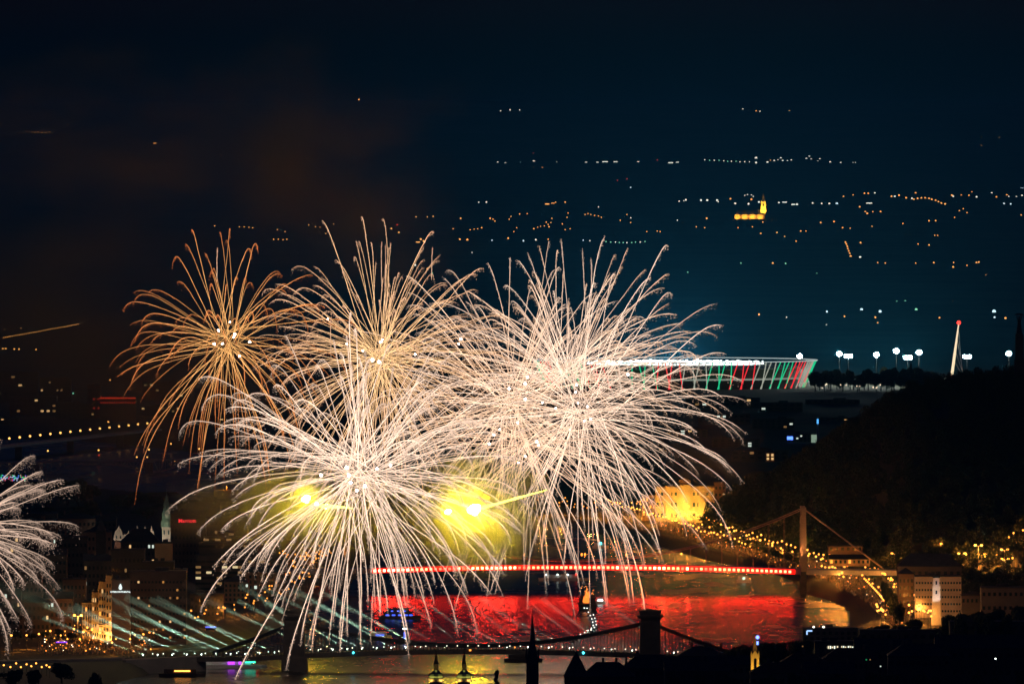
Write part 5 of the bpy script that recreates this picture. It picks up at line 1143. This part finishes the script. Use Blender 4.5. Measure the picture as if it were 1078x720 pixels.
def trail(root, d, R, G_, wpx, s, c0, c1, inten, nsp, spread, s0, acc=None):
    N = 22; t = np.linspace(s0, random.uniform(.76, 1.0), N); pw = random.uniform(2.3, 4.3); inten *= random.uniform(.62, 1.22); te = t[-1]
    kk = random.uniform(1.2, 2.7); rad = R * (1 - np.exp(-kk * t)) / (1 - math.exp(-kk))
    org = rng.normal(0, .045 * R, 3)
    side = rng.normal(0, .035 * R, 3); side[2] = 0
    Pt = d[None, :] * rad[:, None] + org + side * (t[:, None] ** 2); Pt[:, 2] -= .42 * G_ * t ** pw
    Pt += np.cumsum(rng.normal(0, .18 * s, (N, 3)), 0) * .6
    end = np.clip((te - t) / .12, .12, 1); beg = np.clip((t - s0) / .05, .6, 1)
    Rr = wpx * s * .5 * (.55 + .5 * t) * end * beg
    col = (c0[None, :] * (1 - t[:, None]) + c1[None, :] * t[:, None]) * inten * (1.35 - .75 * t[:, None] ** 1.3) * rng.uniform(.72, 1.25, (N, 1))
    V, Fq = tube_np(Pt, Rr); gl = np.repeat(np.concatenate([col, np.ones((N, 1))], 1), 3, 0); mi = np.zeros(len(Fq), int)
    u = rng.beta(2.2, 1.15, nsp); u = s0 + u * (te - s0)
    base = np.stack([np.interp(u, t, Pt[:, i]) for i in range(3)], -1)
    off = rng.exponential(1, nsp) * spread * s * (.25 + u) ; 
    base[:, 2] -= off * .55; base += rng.normal(0, .42 * spread * s * .4, (nsp, 3)) * (.4 + u[:, None])
    sz = rng.uniform(.16, .42, nsp) * s * (.8 + .2 * wpx)
    tet = np.array([(-1, 0, -.7), (1, 0, -.7), (0, .6, .2), (0, -.1, 1.0)])
    SV = (base[:, None, :] + tet[None] * sz[:, None, None]).reshape(-1, 3)
    sf = np.array([(0, 1, 3, 3), (1, 2, 3, 3), (2, 0, 3, 3)]); SF = (np.arange(nsp)[:, None, None] * 4 + sf[None]).reshape(-1, 4)
    sc_ = c1[None, :] * inten * rng.uniform(.45, 1.2, nsp)[:, None]
    sg = np.repeat(np.concatenate([sc_, np.ones((nsp, 1))], 1), 4, 0)
    k0 = len(V); V = np.concatenate([V, SV]); gl = np.concatenate([gl, sg]).astype(np.float32)
    if acc is not None: acc.append((V, np.asarray(Fq), SF[:, :3] + k0, gl)); return
    return trailmesh('spark_trail', V, np.asarray(Fq), SF[:, :3] + k0, gl, root)
def trailmesh(name, V, Fa, Sa, gl, root):
    me = bpy.data.meshes.new(name)
    me.vertices.add(len(V)); me.vertices.foreach_set('co', V.astype(np.float32).ravel())
    li = np.concatenate([Fa.ravel(), Sa.ravel()]).astype(np.int32); me.loops.add(len(li)); me.loops.foreach_set('vertex_index', li)
    me.polygons.add(len(Fa) + len(Sa)); ls_ = np.concatenate([np.arange(len(Fa)) * 4, len(Fa) * 4 + np.arange(len(Sa)) * 3]).astype(np.int32)
    me.polygons.foreach_set('loop_start', ls_)
    me.materials.append(E_trail); me.materials.append(E_spark)
    me.polygons.foreach_set('material_index', np.concatenate([np.zeros(len(Fa)), np.ones(len(Sa))]).astype(np.int32))
    a = me.attributes.new('glow', 'FLOAT_COLOR', 'POINT'); a.data.foreach_set('color', gl.astype(np.float32).ravel()); me.update(calc_edges=True)
    o = bpy.data.objects.new(name, me); COL.objects.link(o); o.parent = root; return o
def burst(label, px, py, D, Rpx, n, Gpx, c0, c1, inten=1.0, w=1.1, nsp=110, spread=3.2, stars=(), keep=None, down=1.0, s0=(.0, .05), jit=.28, fill=4.5e4):
    s = sc(D); ctr = P(px, py, D); root = thing('firework_burst', label, 'firework', ctr)
    k = 0; i = 0; acc = []
    while k < n:
        z = 1 - 2 * (i + .5) / n if i < n else random.uniform(-1, 1); a = i * 2.39996 + random.uniform(-.6, .6); i += 1
        z += random.uniform(-.14, .14); z = 2 - z if z > 1 else -2 - z if z < -1 else z; r = math.sqrt(max(0, 1 - z * z)); d = np.array([r * math.cos(a), r * math.sin(a), z])
        if keep and not keep(d) and i < 5 * n: continue
        R = Rpx * random.uniform(1 - jit, 1 + jit * .6) * s
        trail(root, d, R, Gpx * random.uniform(.75, 1.3) * s * (down if d[2] < -.3 else 1), w * random.uniform(.75, 1.25), s, np.array(c0), np.array(c1) * random.uniform(.75, 1.1), inten, nsp, spread, random.uniform(*s0), acc if k >= 100 else None); k += 1
    if acc:
        V = np.concatenate([a[0] for a in acc]); o1 = np.cumsum([0] + [len(a[0]) for a in acc])
        tag(trailmesh('fine_sparks', V, np.concatenate([a[1] + q for a, q in zip(acc, o1)]), np.concatenate([a[2] + q for a, q in zip(acc, o1)]), np.concatenate([a[3] for a in acc]), root), kind='stuff')
    if fill:  # added point light near the burst centre, brightens the smoke around
        l = bpy.data.lights.new('burst_fill_light', 'POINT'); l.energy = fill; l.color = tuple(c0); l.shadow_soft_size = 14
        lo = bpy.data.objects.new('burst_fill_light', l); COL.objects.link(lo); lo.parent = root; lo.location = (0, 10, 0)
    for sx, sy, r in stars:
        q = P(sx, sy, D - 12 * s + random.uniform(-8, 8) * s) - ctr; MB().ball(q, r * s * .62, 7).build('burst_star', E_star, root)
    return root
PE = (1.0, .61, .38); WH = (1.0, .70, .52)
burst('orange firework burst with reddish tips, leftmost of the big cluster', 240, 360, 6420, 128, 125, 84, (1, .50, .16), (.80, .20, .05), 1.45, .72, 60, 2.4, stars=[(230, 348, 1.9), (247, 352, 2.2), (246, 355, 1.6), (263, 360, 1.8), (225.5, 362, 2.1), (234, 362, 1.8), (252, 375, 1.7), (242, 339, 1.2)], down=1.5)
burst('golden cream firework burst in the middle of the cluster above the white front burst', 400, 378, 6460, 150, 250, 62, (1, .58, .25), (1, .55, .33), 1.5, .76, 70, 2.4, stars=[(392, 379, 2.6), (399, 381, 2.3), (365, 362, 1.6), (382, 369, 1.5), (401, 360, 1.9), (402.5, 357.5, 1.5), (437, 373, 1.6), (485, 357, 1.9), (483, 362, 1.6), (345, 336, 1.3)])
burst('peach white firework burst throwing tall plumes above the stadium roof line', 598, 395, 6520, 142, 140, 44, WH, PE, 1.5, .95, 90, 2.8, stars=[(607, 405, 1.8), (618.5, 428, 1.9), (661, 394, 2.0), (585, 430, 1.8), (606, 413, 1.7), (608.5, 424, 1.7)], keep=lambda d: d[2] > -.35)
burst('broad peach white firework burst on the right, trails drooping over the dark river bend', 612, 432, 6480, 192, 170, 84, WH, WH, 1.5, 1.02, 110, 3.4, stars=[(622, 441, 1.9), (615, 443, 1.5), (571, 424, 1.6), (600, 452, 1.5)])
burst('dense cream firework burst at the heart of the cluster with many white stars', 540, 425, 6500, 172, 190, 68, PE, WH, 1.5, .98, 80, 2.8, stars=[(555, 397, 2.1), (553, 404, 2.2), (536, 409, 2.0), (553, 420, 2.3), (545, 445, 1.6), (520, 458, 1.9), (515, 467, 1.9), (565, 465, 2.6), (567, 469, 1.8), (553, 480, 1.9), (545.5, 487, 1.8), (526, 452, 1.5)])
burst('low cream firework burst whose sparks rain over the yellow flare on the right', 552, 466, 6400, 156, 110, 92, PE, WH, 1.4, .95, 100, 3.0, keep=lambda d: d[2] < .55)
burst('big white willow firework burst in front, trails raining down past the dark bridge', 372, 500, 5880, 182, 160, 84, WH, WH, 1.5, 1.12, 190, 4.0, stars=[(365, 492, 3.0), (397, 493.5, 2.1), (411, 489.5, 2.2), (367, 500, 2.6), (369, 508, 2.5), (384, 511.5, 2.6), (375.5, 516, 2.4), (338, 500, 2.6), (333, 530, 3.2)], down=.95)
burst('second white willow burst sharing the front centre, thick grainy trails', 392, 497, 5850, 168, 95, 92, WH, WH, 1.45, 1.12, 190, 4.0, down=1.1)
burst('white firework burst cut by the left picture edge with thick brushy curling trails', -48, 556, 5900, 134, 44, 34, WH, (.85, .58, .44), .95, 1.5, 330, 6.0, keep=lambda d: d[0] > .1)
# short comet tails shooting straight up from behind the cluster
M_ct = [((396, 300), (394, 246)), ((402, 330), (401, 248)), ((228, 300), (227, 258)), ((372, 470), (372, 380)), ((452, 300), (453, 262)), ((350, 380), (349, 330))]
for (a, b_) in M_ct:
    D = 6400; A = P(*a, D); root = thing('comet_tail', 'thin upright comet tail of sparks rising out of the firework cluster', 'firework', A, 'upright comet tails'); L = np.linalg.norm(P(*b_, D) - A)
    trail(root, np.array([0.0, 0, 1.0]), L, 2, 1.2, sc(D), np.array(PE), np.array((.9, .45, .28)), .9, 90, 1.2, .02)
# yellow flares
E_flare = emit('yellow_flare_core', (1, .74, .03), 300); E_flt = emit('flare_tail', (1, .9, .12), 4)
def flare(lab, px, py, r, tail=None, D=6300):
    s = sc(D); c = P(px, py, D); t = thing('flare', lab, 'flare', c); MB().ball((0, 0, 0), r * s * .8, 10).ball((-r * s * .55, 0, -r * s * .12), r * s * .55, 9).ball((r * s * .5, 1, r * s * .2), r * s * .6, 9).ball((r * s * .1, 1, -r * s * .35), r * s * .62, 9).build('core', E_flare, t, smooth=True)
    if tail:
        pts = [P(a, b_, D) - c for a, b_, _ in tail]; MB().tube(pts, [q * s for _, _, q in tail], 6).build('tail', E_flt, t)
flare('largest blinding yellow flare with a bright streak rising to the right', 499, 536, 7.0, [(506, 534.5, 3.0), (513, 532.8, 1.8), (522, 530.5, 1.2), (536, 526.5, 1.3), (543, 524.5, 1.6), (556, 521, .8), (576, 515.5, .3)])
flare('small round yellow flare just left of the largest one', 471.5, 538.5, 3.4)
flare('bright yellow flare low on the left inside the white willow burst', 322, 525, 4.6)
flare('elongated yellow flare right of the left one', 343, 533, 3.0, [(333, 531.5, 1.2), (343, 533, 2.6), (357, 533.5, 1.6), (372, 535, .4)])

# ------------------------------------------------------------ smoke and air
def smoke(name, lab, px, py, D, hwpx, hhpx, depth, col, dens, soft=.15, noise=.9, nscale=2.2, step=1.0, aniso=0):
    s = sc(D); c = P(px, py, D); b = MB(); b.lathe((0, 0, 0), [(1.25 * math.sin(PI * i / 12 + (.01 if i == 0 else -.01 if i == 12 else 0)), -1.25 * math.cos(PI * i / 12)) for i in range(13)], 20)
    o = b.build(name, volume(name + str(px), col, dens, soft, noise, nscale, aniso, step), loc=c); o.scale = (hwpx * s, depth, hhpx * s)
    tag(o, lab, 'smoke', kind='stuff'); return o
for lab_, a_ in (('broad brownish smoke bank hanging behind the fireworks at the left', (105, 360, 7020, 430, 260, 110, (.85, .82, .38), 1.7e-2, .0, 1.5, 1.7)),
                 ('ragged puff of brown smoke rising highest over the golden burst', (320, 180, 6900, 260, 190, 80, (.85, .86, .42), 1.7e-2, .0, 1.5, 2.0)),
                 ('thin brown smoke puff drifting at the upper left', (110, 150, 6950, 320, 150, 80, (.85, .86, .42), 1.5e-2, .0, 1.5, 2.2)),
                 ('small brown smoke puff between the golden burst and the far lights', (405, 250, 6880, 170, 150, 70, (.8, .86, .4), 8e-3, .0, 1.5, 1.8))):
    smoke('smoke', lab_, *a_)
smoke('smoke', 'yellow lit smoke and lens glow round the left flares', 318, 540, 6330, 190, 66, 60, (1, .95, .6), 7e-2, .0, .7, 2.5)  # thick smoke that also stands in for the flares' lens glow
smoke('smoke', 'yellow lit smoke and lens glow round the largest flare', 500, 545, 6330, 120, 95, 60, (1, .95, .6), 7e-2, .0, .7, 2.5)  # smoke doubling as lens glow, built as a soft volume
smoke('smoke', 'amber lit smoke drifting over the palace', 745, 480, 8000, 90, 65, 80, (1, .85, .6), 4e-3, .05, .8, 2.2)
smoke('smoke', 'pale green smoke bank over the left square', 30, 632, 6000, 95, 36, 40, (.8, 1, .85), 8e-3, .05, .9, 2.0)
for q_, (a, c, dd, rr) in enumerate(((240, 356, 6425, 58), (396, 374, 6465, 60), (545, 425, 6505, 90), (615, 430, 6485, 80), (376, 500, 5875, 80))):
    smoke('smoke', ('thin lit smoke in the heart of the orange burst', 'thin lit smoke in the heart of the golden burst', 'thin lit smoke in the heart of the cluster', 'thin lit smoke in the heart of the broad right burst', 'thin lit smoke in the heart of the front white burst')[q_], a, c, dd, rr, rr * .8, rr * .5, (1, .9, .8), 2.2e-3, .0, 1.2, 2.6)
hz = MB(); hz.box((0, 24500, 290), (9200, 50000, 640))
V_haze = volume('night_haze', (.09, .62, 1.0), 2.2e-5)
tag(hz.build('haze', V_haze), 'thin bluish night haze over the whole valley', 'haze', kind='stuff')
for o in list(bpy.data.objects):
    if o.parent is None and o.type in ('MESH', 'EMPTY') and abs(o.location.y + 1000) < 1 and o.name not in _used: bpy.data.objects.remove(o)
